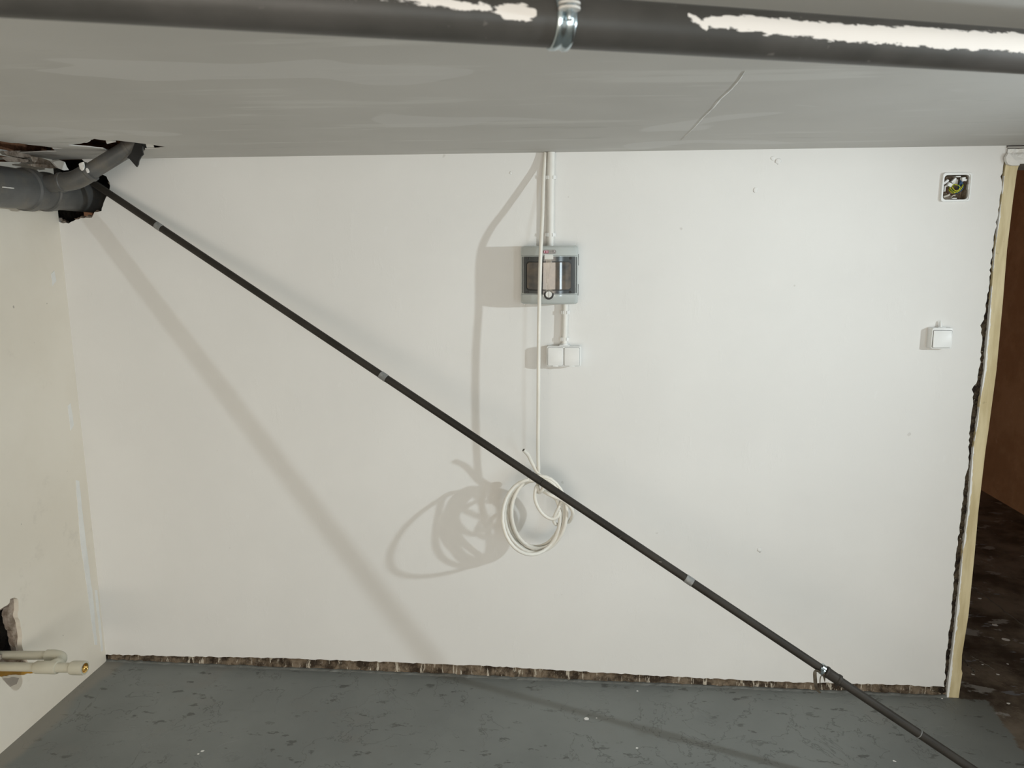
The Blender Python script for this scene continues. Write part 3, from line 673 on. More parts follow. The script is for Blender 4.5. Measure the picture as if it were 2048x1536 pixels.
# ---------------------------------------------------------------- grey drain with its branch
def make_drain():
    t = thing('drain_pipe', 'grey plastic drain pipe with an upward branch entering a broken wall hole', 'pipe')
    ax, az = -1.703, 1.733
    pts = [(-5.08, 0.0), (0.16, 0.0)]
    o = lathe('main_pipe', (ax, -5.08, az), (0, 1, 0), [(0, 0.054), (5.24, 0.054)], M_DRAIN, t, 48)
    for y0, y1 in ((-0.70, -0.195), ):
        lathe('socket', (ax, y0, az), (0, 1, 0), [(0, 0.0545), (0.004, 0.0605), (y1-y0-0.045, 0.0605), (y1-y0-0.04, 0.0660), (y1-y0-0.012, 0.0660), (y1-y0-0.008, 0.0625), (y1-y0, 0.0625), (y1-y0, 0.0555)], M_DRAIN, t, 48)
    lathe('socket', (ax, -0.197, az), (0, 1, 0), [(0, 0.0575), (0.05, 0.0575), (0.053, 0.0625), (0.068, 0.0625), (0.071, 0.0595), (0.088, 0.0595), (0.088, 0.0535)], M_DRAIN, t, 48)
    # branch: leaves the wye sideways, turns up and goes through the ceiling
    d1 = 0.20
    P0 = Vector((ax, -d1, az+0.012)); P1 = W(152, 361, d1)
    P2 = W(300, 270, d1-0.01)
    u1 = (P1-P0).normalized(); u2 = (P2-P1).normalized()
    lathe('branch_pipe', P1+u2*0.03, u2, [(0, 0.0250), ((P2-P1).length-0.03, 0.0250)], M_DRAIN, t, 32)
    lathe('branch_stub', P0+u1*0.03, u1, [(0, 0.0262), ((P1-P0).length-0.055, 0.0262)], M_DRAIN, t, 32)
    # elbow
    arc = [P1-u1*0.045, P1-u1*0.03, P1-u1*0.012+u2*0.003, P1+u2*0.012-u1*0.003, P1+u2*0.03, P1+u2*0.052]
    tube('elbow', spline(arc, 5), 0.0285, M_DRAIN, t, 32)
    lathe('elbow_collar', P1-u1*0.053, u1, [(0, 0.0275), (0.002, 0.0305), (0.010, 0.0305), (0.012, 0.028)], M_DRAIN, t, 32)
    lathe('elbow_collar', P1+u2*0.046, u2, [(0, 0.0285), (0.003, 0.0308), (0.013, 0.0308), (0.014, 0.026)], M_DRAIN, t, 32)
    Lb = (P2-P1).length
    sB = (W(253, 300, d1)-P1).dot(u2)
    lathe('upper_socket', P1+u2*sB, u2, [(0, 0.0255), (0.001, 0.0282), (0.010, 0.0282), (0.011, 0.0268), (Lb-sB, 0.0268)], M_DRAIN, t, 32)
    # torn rubber sleeve hanging out of the hole
    pts = [(262, 306), (270, 284), (281, 287), (285, 291), (284, 300), (286, 309), (281, 314), (277, 322), (276, 329), (273, 334), (266, 326), (259, 318), (254, 315)]
    P = [W(px, py, d1+0.012+0.0006*(px-255)) for px, py in pts]; n = len(P)
    V = P+[p+Vector((0.001, 0.004, 0)) for p in P]
    F = [tuple(range(n))[::-1], tuple(range(n, 2*n))]+[(k, (k+1) % n, n+(k+1) % n, n+k) for k in range(n)]
    mk('torn_sleeve', V, F, M_RUB, t)
    # white filler dabs on the elbow
    for cpx, r in (((165, 333), 0.010), ((175, 341), 0.006)):
        bm = bmesh.new(); bmesh.ops.create_icosphere(bm, subdivisions=2, radius=r); cc = W(*cpx, d1+0.026)
        for v in bm.verts:
            v.co *= 1+0.5*mnoise.noise(v.co*160); v.co.z *= 1.3; v.co.y *= 0.5; v.co += cc
        frombm('filler_dab', bm, M_LIGHTPL, t)
    # clamp screw on the big pipe
    cc = W(8, 374, 0.335)
    cc = hit(8, 373, 0, ax+0.05)
    k = lathe('clamp_screw', cc+Vector((0.004, 0, -0.002)), (0, 0, 1), [(0, 0.0035), (0.019, 0.0035), (0.020, 0.0025)], M_WMETAL, t, 10)
    box('clamp_plate', cc+Vector((-0.010, -0.02, -0.005)), cc+Vector((0.016, 0.02, -0.002)), M_WMETAL, t, 0.001)
make_drain()

# ---------------------------------------------------------------- leaning steel pole
def make_pole():
    t = thing('steel_pole', 'long dark steel tube leaning diagonally from the wall hole to the floor', 'pole')
    A = Vector((-1.590, -0.050, 1.764)); B = Vector((0.693, -0.526, 0.398)); d = (B-A).normalized()
    Lf = (B.z-0.010)/-d.z; E = B+d*Lf; S = A-d*0.006
    L = (E-A).length
    def s_at(px):                       # distance along the pole for a photo column
        lo, hi = 0.0, L
        for _ in range(40):
            m = (lo+hi)/2; q = A+d*m-CAM; x = 1024+FPX*q.dot(RT)/q.dot(FW)
            if x < px: lo = m
            else: hi = m
        return lo
    r = 0.0114
    sj = s_at(1083); sc0, sc1 = s_at(1643), s_at(1677)
    lathe('upper_tube', S, d, [(0, r), (sj+0.005, r), (sj+0.0062, r-0.0012)], M_POLE, t, 20)
    lathe('lower_tube', A+d*sj, d, [(0, r-0.0012), (0.0012, r), (sc1-sj, r), (sc1-sj+0.002, r*1.04), (L-sj, r*1.04)], M_POLE, t, 20)
    for px in (318, 767, 1378):
        s = s_at(px); lathe('tape_band', A+d*(s-0.012), d, [(0, r+0.0004), (0.0005, r+0.0009), (0.0235, r+0.0009), (0.024, r+0.0004)], M_TAPE, t, 20)
    lathe('coupling', A+d*sc0, d, [(0.010, r+0.0008), (0.012, r+0.0046), (0.017, r+0.0052), (0.020, r+0.0034), (sc1-sc0-0.006, r+0.0030), (sc1-sc0-0.004, r+0.0046), (sc1-sc0+0.003, r+0.0046), (sc1-sc0+0.005, r+0.001)], M_POLE, t, 24)
    lathe('hose_clip', A+d*(sc0-0.004), d, [(0, r+0.0012), (0.0005, r+0.0036), (0.011, r+0.0036), (0.0115, r+0.0012)], M_METAL, t, 20)
    side = d.cross(Vector((0, -1, 0))).normalized()
    c0 = A+d*(sc0+0.002)
    # clip screw and pointed tail
    dep = -c0.y
    lathe('clip_screw', W(1645, 1341, dep+0.013), (-0.2, -0.3, 1), [(0, 0.0045), (0.008, 0.0045), (0.009, 0.003)], M_METAL, t, 8)
    lathe('clip_tail', W(1648, 1346, dep+0.010), (0.15, 0, -1), [(0, 0.005), (0.012, 0.0035), (0.028, 0.0004)], M_RAG, t, 8)
    # torn tape hanging down in a loop
    def ribbon(name, pts, wid, mat):
        P = spline(pts, 6); V, F = [], []; n = len(P)
        for k, q in enumerate(P):
            tt = (P[min(k+1, n-1)]-P[max(k-1, 0)]).normalized(); s = tt.cross(Vector((0.35, 1, 0.1))).normalized()
            wv = wid*(0.6+0.4*math.sin(math.pi*k/(n-1)))
            V += [q-s*wv, q+s*wv, q+s*wv+Vector((0, 0.0008, 0)), q-s*wv+Vector((0, 0.0008, 0))]
        for k in range(n-1):
            for j in range(4): F.append((4*k+j, 4*k+(j+1) % 4, 4*k+4+(j+1) % 4, 4*k+4+j))
        F += [(3, 2, 1, 0), tuple(4*(n-1)+j for j in range(4))]
        mk(name, V, F, mat, t)
    ribbon('tape_strip', [W(1644, 1346, dep+0.012), W(1634, 1342, dep+0.016), W(1630, 1346, dep+0.018), W(1630.5, 1360, dep+0.018), W(1631.5, 1371, dep+0.018), W(1635, 1380, dep+0.016), W(1641, 1386, dep+0.014)], 0.0048, M_RAG)
    ribbon('tape_strip', [W(1645, 1348, dep+0.008), W(1641, 1355, dep+0.010), W(1640, 1365, dep+0.010), W(1641, 1376, dep+0.010)], 0.0014, M_RAG)
    lathe('clip_tail', A+d*(sc1-0.006)+Vector((0, 0.0, -0.010)), (0.05, 0, -1), [(0, 0.004), (0.010, 0.003), (0.018, 0.0006)], M_POLE, t, 8)
    s = s_at(1838); lathe('paint_ring', A+d*(s-0.001), d, [(0, r*1.04), (0.0004, r*1.04+0.0007), (0.0022, r*1.04+0.0007), (0.0026, r*1.04)], M_TAPE, t, 20)
make_pole()

# ---------------------------------------------------------------- distribution box
def text_mesh(s, size):
    cu = bpy.data.curves.new('t', 'FONT'); cu.body = s; cu.size = size; cu.extrude = 0.0002; cu.align_x = 'CENTER'; cu.align_y = 'CENTER'
    o = bpy.data.objects.new('t', cu); COL.objects.link(o)
    dg = bpy.context.evaluated_depsgraph_get(); me = bpy.data.meshes.new_from_object(o.evaluated_get(dg))
    bpy.data.objects.remove(o); bpy.data.curves.remove(cu); return me
def make_box():
    t = thing('distribution_box', 'grey surface mounted fuse box with dark tinted curved window', 'fuse box')
    c = W(1098.5, 550.5, 0.085); hw = 0.0915; hh = 0.0925
    def front(x, extra=0.0): return -(0.080+0.024*(1-(x/hw)**2)+extra)   # curved cover
    def prof(hw_, dep, back, extra, rc=0.012, n=26):
        P = [(hw_, -back), (hw_, -(0.080+extra)+rc)]
        for k in range(1, 5):
            a = k/5*math.pi/2; P.append((hw_-rc*0.6*(1-math.cos(a)), -(0.080+extra)+rc-rc*math.sin(a)*0.9))
        for k in range(n+1):
            x = (hw_-rc*0.6)*(1-2*k/n); P.append((x, front(x, extra)))
        for k in range(4, 0, -1):
            a = k/5*math.pi/2; P.append((-hw_+rc*0.6*(1-math.cos(a)), -(0.080+extra)+rc-rc*math.sin(a)*0.9))
        P += [(-hw_, -(0.080+extra)+rc), (-hw_, -back)]
        return P
    def loft(name, rows, mat):
        V, F = [], []
        for (z, hw_, ex, back) in rows:
            for (x, y) in prof(hw_, 0, back, ex): V.append((c.x+x, y, c.z+z))
        m = len(V)//len(rows)
        for i in range(len(rows)-1):
            for j in range(m): F.append((i*m+j, i*m+(j+1) % m, (i+1)*m+(j+1) % m, (i+1)*m+j))
        F.append(tuple(range(m))); F.append(tuple((len(rows)-1)*m+j for j in range(m))[::-1])
        o = mk(name, V, F, mat, t); bm = bmesh.new(); bm.from_mesh(o.data); bmesh.ops.recalc_face_normals(bm, faces=bm.faces); bm.to_mesh(o.data); bm.free()
        return auto(o, 42)
    zt, zb = 0.0605, -0.060
    loft('body', [(-hh, hw-0.006, -0.012, 0.0), (-hh+0.003, hw-0.001, -0.004, 0.0), (-hh+0.008, hw, 0.0, 0.0), (zb-0.0015, hw, 0.0005, 0.0), (zb, hw, -0.006, 0.0), (zt, hw, -0.006, 0.0), (zt+0.0015, hw, 0.0005, 0.0), (hh-0.008, hw, 0.0, 0.0), (hh-0.003, hw-0.001, -0.004, 0.0), (hh, hw-0.006, -0.012, 0.0)], M_GREY)
    # flange seam, door, inner window
    d = loft('door', [(zb+0.0018, hw-0.004, -0.004, 0.05), (zb+0.003, hw-0.003, -0.0006, 0.05), (zt-0.003, hw-0.003, -0.0006, 0.05), (zt-0.0018, hw-0.004, -0.004, 0.05)], M_DGREY)
    lab(d, 'dark tinted transparent door')
    def patch(name, x0, x1, z0, z1, off, mat, rc=0.006, th=0.0012, parent=t, nx=24):
        """rounded rectangle following the curved front"""
        V, F = [], []; nz = 10
        cols = []
        for i in range(nx+1):
            x = x0+(x1-x0)*i/nx; e = min(x-x0, x1-x); ins = 0
            if e < rc: ins = rc-math.sqrt(max(0, rc*rc-(rc-e)**2))
            for j in range(nz+1):
                z = (z0+ins)+(z1-z0-2*ins)*j/nz; V.append((c.x+x, front(x, off), c.z+z))
        n0 = len(V); V += [(a, b+th, d_) for a, b, d_ in V]
        for i in range(nx):
            for j in range(nz):
                a = i*(nz+1)+j; F.append((a, a+nz+1, a+nz+2, a+1)); F.append((n0+a, n0+a+1, n0+a+nz+2, n0+a+nz+1))
        ed = [i*(nz+1) for i in range(nx+1)]+[nx*(nz+1)+j for j in range(1, nz+1)]+[i*(nz+1)+nz for i in range(nx-1, -1, -1)]+[j for j in range(nz-1, 0, -1)]
        for k in range(len(ed)):
            a, b = ed[k], ed[(k+1) % len(ed)]; F.append((a, n0+a, n0+b, b))
        return auto(mk(name, V, F, mat, parent), 40)
    patch('window_gasket', -0.0735, 0.0715, -0.0475, 0.0435, 0.0004, M_BLACK, parent=d)
    mw = NT('tinted_window'); cc = mw.mix(mw.ramp(mw.noise(16, 3), 0.35, 0.65), (0.045, 0.045, 0.045), (0.13, 0.10, 0.075)); mw.b.inputs['Coat Weight'].default_value = 0.6
    pane = patch('window_pane', -0.0705, 0.0685, -0.0445, 0.0405, 0.0010, mw.out(cc, 0.09, 0, 0.6), parent=d); lab(pane, 'smoky brown window pane')
    # peeling protective film
    fm = NT('crumpled_clear_film'); fm.b.inputs['Base Color'].default_value = (0.9, 0.8, 0.66, 1); fm.b.inputs['Roughness'].default_value = 0.06
    fm.b.inputs['Alpha'].default_value = 0.22; fm.b.inputs['Specular IOR Level'].default_value = 0.9
    fm.bump(fm.noise(120, 3, stretch=(1, 1, 0.4)), 0.6, 0.004)
    rnd = random.Random(12)
    V, F = [], []; nx, nz = 18, 34
    for i in range(nx+1):
        for j in range(nz+1):
            u, v = i/nx, j/nz
            wf = 0.006+0.013*max(0, v-0.15)**0.8+(0.022 if v < 0.22 else 0)*(1-v/0.22); x = -0.010+wf*u+0.002*math.sin(9*v)*u; z = -0.056+0.108*v
            y = front(x, 0.0022+0.0022*(1+mnoise.noise(Vector((x*260, z*130, 3.0)))))
            V.append((c.x+x, y, c.z+z))
    for i in range(nx):
        for j in range(nz): a = i*(nz+1)+j; F.append((a, a+nz+1, a+nz+2, a+1))
    mk('protective_film', V, F, fm.m, d, smooth=True)
    # hinge tongue, latch, screws
    patch('hinge_tongue', -0.014, 0.013, 0.050, 0.0655, 0.0016, M_GREY, rc=0.001)
    x = -0.0005; fy = front(x, 0.0)
    lathe('latch_ring', (c.x+x, fy+0.004, c.z-0.0605), (0, -1, 0), [(0, 0.0155), (0.0065, 0.0155), (0.0075, 0.0145)], M_BLACK, t, 32)
    k = lathe('latch_knob', (c.x+x, fy+0.003, c.z-0.0595), (0, -1, 0), [(0, 0.0105), (0.0085, 0.0105), (0.010, 0.0095)], M_GREY, t, 28)
    box('latch_slot', (c.x+x-0.0008, fy-0.0075, c.z-0.069), (c.x+x+0.0008, fy-0.0068, c.z-0.050), M_DGREY, t)
    for sx in (-0.069, 0.067):
        for sz in (0.0535, -0.0535):
            lathe('screw', (c.x+sx, front(sx)+0.003, c.z+sz), (0, -1, 0), [(0, 0.0042), (0.004, 0.0042), (0.0046, 0.0036)], M_BLACK, t, 14)
    for sx, sz in ((0.083, 0.094), (-0.080, -0.094)):
        box('cover_lug', (c.x+sx-0.0015, -0.062, c.z+sz-0.003), (c.x+sx+0.0015, -0.052, c.z+sz+0.003), M_GREY, t)
    for z0, z1 in ((0.030, 0.066), (-0.066, -0.030)):
        box('side_clip', (c.x+hw-0.001, -0.048, c.z+z0), (c.x+hw+0.0018, -0.028, c.z+z1), M_DGREY, t, 0.0006)
    # badge
    patch('badge', -0.019, 0.0225, 0.0670, 0.0800, 0.0008, M_BADGE, rc=0.006, nx=30)
    bd = patch('badge_print', -0.0175, -0.0025, 0.0690, 0.0780, 0.0014, M_RED, rc=0.0006)
    me = text_mesh('ETI', 0.0098); o = obj('lettering', me, M_PINK, t)
    o.location = (c.x-0.0100, front(-0.010, 0.0032), c.z+0.0733); o.rotation_euler = (math.pi/2, 0, -0.1)
    for (x0, x1, z0, z1) in ((0.001, 0.0085, 0.0742, 0.0756), (0.0015, 0.008, 0.0705, 0.0712), (0.0105, 0.0118, 0.0715, 0.0782), (0.0132, 0.0141, 0.0728, 0.0775), (0.0162, 0.0175, 0.0735, 0.0772), (0.0105, 0.0185, 0.0697, 0.0705)):
        patch('badge_mark', x0, x1, z0, z1, 0.0015, M_PINK if x0 > 0.016 else M_DGREY, rc=0.0001, nx=2)
    return c
BC = make_box()

# ---------------------------------------------------------------- conduits with clips
def conduit(name, label, px, y0, y1, r, clips, z0=None, z1=None):
    t = thing(name, label, 'conduit')
    p0, p1 = W(px[0], y0, r), W(px[1], y1, r)
    p0.y = p1.y = -r-0.002
    if z0 is not None: p0.z = z0
    if z1 is not None: p1.z = z1
    tube('conduit_tube', [p0, p1], r, M_COND, t, 24)
    for cpy in clips:
        f = (cpy-y0)/(y1-y0); z = W(px[0], cpy).z; q = p0.lerp(p1, (p0.z-z)/(p0.z-p1.z))
        V, F = [], []; n = 18
        # open ring whose two lips show on both sides of the tube
        for zz in (-0.0055, 0.0055):
            for rr in (r+0.0003, r+0.0026):
                for k in range(n+1):
                    a = math.radians(-58+ (296)*k/n); V.append((q.x+rr*math.cos(a+0.0), q.y+rr*math.sin(a), z+zz))
        m = n+1
        for k in range(n):
            F += [(k, k+1, m+k+1, m+k), (2*m+k, 3*m+k, 3*m+k+1, 2*m+k+1), (k, 2*m+k, 2*m+k+1, k+1), (m+k, m+k+1, 3*m+k+1, 3*m+k)]
        F += [(0, m, 3*m, 2*m), (n, 2*m+n, 3*m+n, m+n)]
        o = mk('clip', V, F, M_WPL, t)
        for sx in (-1, 1):
            lathe('clip_lip', (q.x+sx*(r+0.0022), q.y-0.0045, z-0.0055), (0, 0, 1), [(0, 0.0024), (0.011, 0.0024)], M_WPL, t, 10)
        box('clip_base', (q.x-0.006, -0.004, z-0.005), (q.x+0.006, 0.0, z+0.005), M_WPL, t)
conduit('cable_conduit', 'thick white conduit running from the ceiling down to the fuse box', (1102.5, 1100.5), 306, 495, 0.0122, (356, 470), z0=H-0.001, z1=BC.z+0.0905)
conduit('cable_conduit', 'short thin white conduit between the fuse box and the double socket', (1131, 1129), 607, 691, 0.0098, (624, 677), z0=BC.z-0.0905, z1=W(1129, 688, 0.02).z)

# ---------------------------------------------------------------- double socket
def rr_prism(name, x0, x1, z0, z1, yb, yf, rc, mat, parent, bev=0.0015, n=6):
    P = []
    for (cx, cz, a0) in ((x1-rc, z1-rc, 0), (x0+rc, z1-rc, 90), (x0+rc, z0+rc, 180), (x1-rc, z0+rc, 270)):
        for k in range(n+1):
            a = math.radians(a0+90*k/n); P.append((cx, cz, math.cos(a), math.sin(a)))
    V, F = [], []
    for (y, ins) in ((yb, 0), (yf+bev, 0), (yf+bev*0.3, bev*0.3), (yf, bev)):
        for (cx, cz, ca, sa) in P: V.append((cx+(rc-ins)*ca, y, cz+(rc-ins)*sa))
    m = len(P)
    for i in range(3):
        for j in range(m): F.append((i*m+j, i*m+(j+1) % m, (i+1)*m+(j+1) % m, (i+1)*m+j))
    F.append(tuple(range(m))); F.append(tuple(3*m+j for j in range(m))[::-1])
    o = mk(name, V, F, mat, parent); bm = bmesh.new(); bm.from_mesh(o.data); bmesh.ops.recalc_face_normals(bm, faces=bm.faces); bm.to_mesh(o.data); bm.free()
    return auto(o, 40)
def make_socket():
    t = thing('double_socket', 'white double wall socket with two closed flap lids', 'socket')
    dp = 0.048
    a, b = W(1093, 693, dp), W(1162, 734, dp); x0, x1, z1, z0 = a.x, b.x, a.z, b.z
    rr_prism('back_box', x0+0.001, x1-0.001, z0+0.001, z1-0.001, 0.0, -0.030, 0.006, M_WPL, t)
    rr_prism('cover_frame', x0, x1, z0, z1, -0.028, -dp+0.004, 0.006, M_WPL, t, 0.002)
    xm = (x0+x1)/2
    for (u0, u1) in ((x0+0.0045, xm-0.002), (xm+0.002, x1-0.0045)):
        g = rr_prism('lid_gap', u0-0.0003, u1+0.0003, z0+0.0029, z1-0.0036, -dp+0.006, -dp+0.0036, 0.004, M_BLACK, t, 0.0002)
        l = rr_prism('lid', u0+0.0004, u1-0.0004, z0+0.0036, z1-0.0042, -dp+0.005, -dp-0.0005, 0.0035, M_WPL, t, 0.0012)
        xc = (u0+u1)/2; box('hinge', (xc-0.0088, -dp-0.0002, z0+0.0002), (xc+0.0088, -dp+0.006, z0+0.006), M_WPL, l, 0.0006)
    # cable gland plate and conduit inlet on top
    xg = W(1129, 690, 0.02).x
    box('inlet_plate', (xg-0.017, -0.034, z1-0.001), (xg+0.017, -0.002, z1+0.003), M_WPL, t, 0.0008)
    lathe('inlet_collar', (xg, -0.0118, z1+0.002), (0, 0, 1), [(0, 0.0135), (0.004, 0.0135), (0.0045, 0.0125)], M_WPL, t, 20)
make_socket()

# ---------------------------------------------------------------- light switch
def make_switch():
    t = thing('light_switch', 'white square rocker light switch mounted beside the door jamb', 'light switch')
    dp = 0.034
    a, b = W(1866, 656, dp), W(1904, 698, dp); x0, x1, z1, z0 = a.x, b.x, a.z, b.z
    rr_prism('back_box', x0-0.0006, x1-0.002, z0, z1, 0.0, -0.018, 0.005, M_WPL, t)
    rr_prism('cover_frame', x0, x1, z0, z1, -0.0165, -dp+0.003, 0.006, M_WPL, t, 0.002)
    rr_prism('rocker_gap', x0+0.0030, x1-0.0030, z0+0.0035, z1-0.0065, -dp+0.006, -dp+0.0026, 0.004, M_BLACK, t, 0.0002)
    r = rr_prism('rocker', x0+0.0042, x1-0.0040, z0+0.0045, z1-0.0080, -dp+0.005, -dp-0.0002, 0.0025, M_WPL, t, 0.0012)
    me = r.data
    for v in me.vertices:                     # pressed at the top: the lower edge stands out
        f = (v.co.z-z0)/(z1-z0)
        if v.co.y < -dp+0.004: v.co.y += -0.0035*(1-f)+0.002*f
    xg = W(1882, 652, 0.012).x
    lathe('cable_gland', (xg, -0.012, z1-0.001), (-0.06, 0.10, 1), [(0, 0.0048), (0.006, 0.0046), (0.016, 0.0032), (0.022, 0.0016)], M_WPL, t, 14)
    box('gland_plate', (xg-0.012, -0.020, z1-0.0006), (xg+0.012, -0.003, z1+0.0016), M_WPL, t, 0.0005)
make_switch()

# ---------------------------------------------------------------- open junction box
def make_jbox():
    t = thing('junction_box', 'open square junction box with wires and connectors set in the wall', 'junction box')
    cx, cz = JB; hw = 0.0435; cz -= 0.0
    k = -0.06                                    # slight tilt, set by hand on site
    def ringp(h, rc, n=6):
        P = []
        for (sx, sz, a0) in ((1, 1, 0), (-1, 1, 90), (-1, -1, 180), (1, -1, 270)):
            for i in range(n+1):
                a = math.radians(a0+90*i/n); P.append(Vector((sx*(h-rc)+rc*math.cos(a), 0, sz*(h-rc)+rc*math.sin(a))))
        return [Vector((p.x*math.cos(k)-p.z*math.sin(k)*-0.0, 0, p.z)) for p in P]
    rows = [(0.0435, 0.0, 0.008), (0.0435, -0.008, 0.008), (0.0428, -0.009, 0.008), (0.0395, -0.009, 0.009), (0.0392, -0.006, 0.009), (0.0372, -0.006, 0.010), (0.0368, 0.014, 0.010), (0.0366, 0.040, 0.010)]
    V, F = [], []
    for (h, y, rc) in rows:
        for p in ringp(h, rc): V.append((cx+p.x, y, cz+p.z))
    m = len(V)//len(rows)
    for i in range(len(rows)-1):
        for j in range(m): F.append((i*m+j, i*m+(j+1) % m, (i+1)*m+(j+1) % m, (i+1)*m+j))
    o = auto(mk('box_rim', V, F, M_WPL, t), 40)
    mi = m_masonry('dusty_box_inside', (0.16, 0.125, 0.09), (0.38, 0.32, 0.25), (0.55, 0.48, 0.40), 40, thr=0.62)
    V, F = [], []
    for (h, y, rc) in [(0.0365, 0.002, 0.010), (0.0364, 0.036, 0.010)]:
        for p in ringp(h, rc): V.append((cx+p.x, y, cz+p.z))
    for j in range(m): F.append((j, (j+1) % m, m+(j+1) % m, m+j))
    F.append(tuple(m+j for j in range(m)))
    mk('box_inside', V, F, mi, t)
    S = 0.0735/52.0
    def Q(zx, zy, y): return Vector((cx+((zx-850)/20.48)*S*1.02+0.0, y, cz-((zy-815)/20.48)*S*1.02))
    from mathutils import Euler
    def conn(name, zx, zy, w_, h_, d_, ang, y):
        q = Q(zx, zy, y); box(name, q-Vector((w_/2, d_/2, h_/2)), q+Vector((w_/2, d_/2, h_/2)), M_WPL, t, 0.001, 2, Euler((0.2, math.radians(ang), 0.1)))
    conn('connector', 620, 690, 0.013, 0.011, 0.012, 25, 0.004); conn('connector', 1155, 460, 0.011, 0.012, 0.012, -12, 0.003)
    conn('connector', 800, 500, 0.006, 0.017, 0.010, 40, 0.008); conn('connector', 490, 560, 0.007, 0.017, 0.010, 45, 0.010)
    conn('connector', 1290, 490, 0.007, 0.007, 0.010, 12, 0.008)
    q = Q(925, 580, 0.018); box('grey_connector', q-Vector((0.008, 0.005, 0.009)), q+Vector((0.008, 0.005, 0.009)), M_COND, t, 0.001)
    wire = lambda nm, pts, m_, r=0.0019: tube(nm, spline([Q(*p) for p in pts], 6), r, m_, t, 8)
    wire('earth_wire', [(660, 740, 0.012), (700, 900, 0.004), (800, 1010, 0.000), (950, 1010, -0.001), (1080, 900, 0.000), (1190, 700, 0.004), (1150, 640, 0.016)], M_YG)
    wire('earth_wire', [(700, 760, 0.008), (760, 700, 0.004), (900, 700, 0.001), (1010, 770, -0.001), (1040, 850, -0.001), (980, 940, 0.0), (860, 950, 0.001), (780, 860, 0.003), (760, 740, 0.007)], M_YG)
    wire('earth_wire', [(690, 850, 0.016), (720, 960, 0.012), (840, 1040, 0.010), (1000, 1000, 0.012)], M_YG)
    wire('neutral_wire', [(1090, 520, 0.006), (1050, 620, 0.002), (1030, 740, 0.004), (1060, 850, 0.012)], M_BLUE, 0.0024)
    wire('neutral_wire', [(1140, 560, 0.005), (1190, 700, 0.006), (1210, 850, 0.006), (1130, 960, 0.008), (1000, 1060, 0.016)], M_BLUE, 0.0024)
    wire('neutral_wire', [(1080, 570, 0.003), (1110, 650, 0.003), (1100, 760, 0.010)], M_BLUE, 0.0026)
    wire('live_wire', [(560, 800, 0.010), (600, 950, 0.014), (760, 1090, 0.018), (950, 1090, 0.022)], M_BRN, 0.0022)
    wire('cable_sheath', [(520, 1200, 0.018), (640, 1150, 0.012), (700, 1100, 0.008)], M_CABLE, 0.0030)
    wire('cable_sheath', [(820, 1230, 0.016), (870, 1150, 0.010), (960, 1150, 0.012)], M_CABLE, 0.0014)
    wire('cable_sheath', [(420, 850, 0.018), (480, 760, 0.010), (580, 720, 0.008)], M_CABLE, 0.0030)
    for (zx, zy, a, b) in ((900, 360, 0.014, 0.003), (820, 1290, 0.014, 0.003), (1370, 800, 0.0025, 0.016), (390, 880, 0.0025, 0.016)):
        q = Q(zx, zy, -0.002); box('cover_catch', q-Vector((a/2, 0.005, b/2)), q+Vector((a/2, 0.008, b/2)), M_WPL, t, 0.0006)
make_jbox()

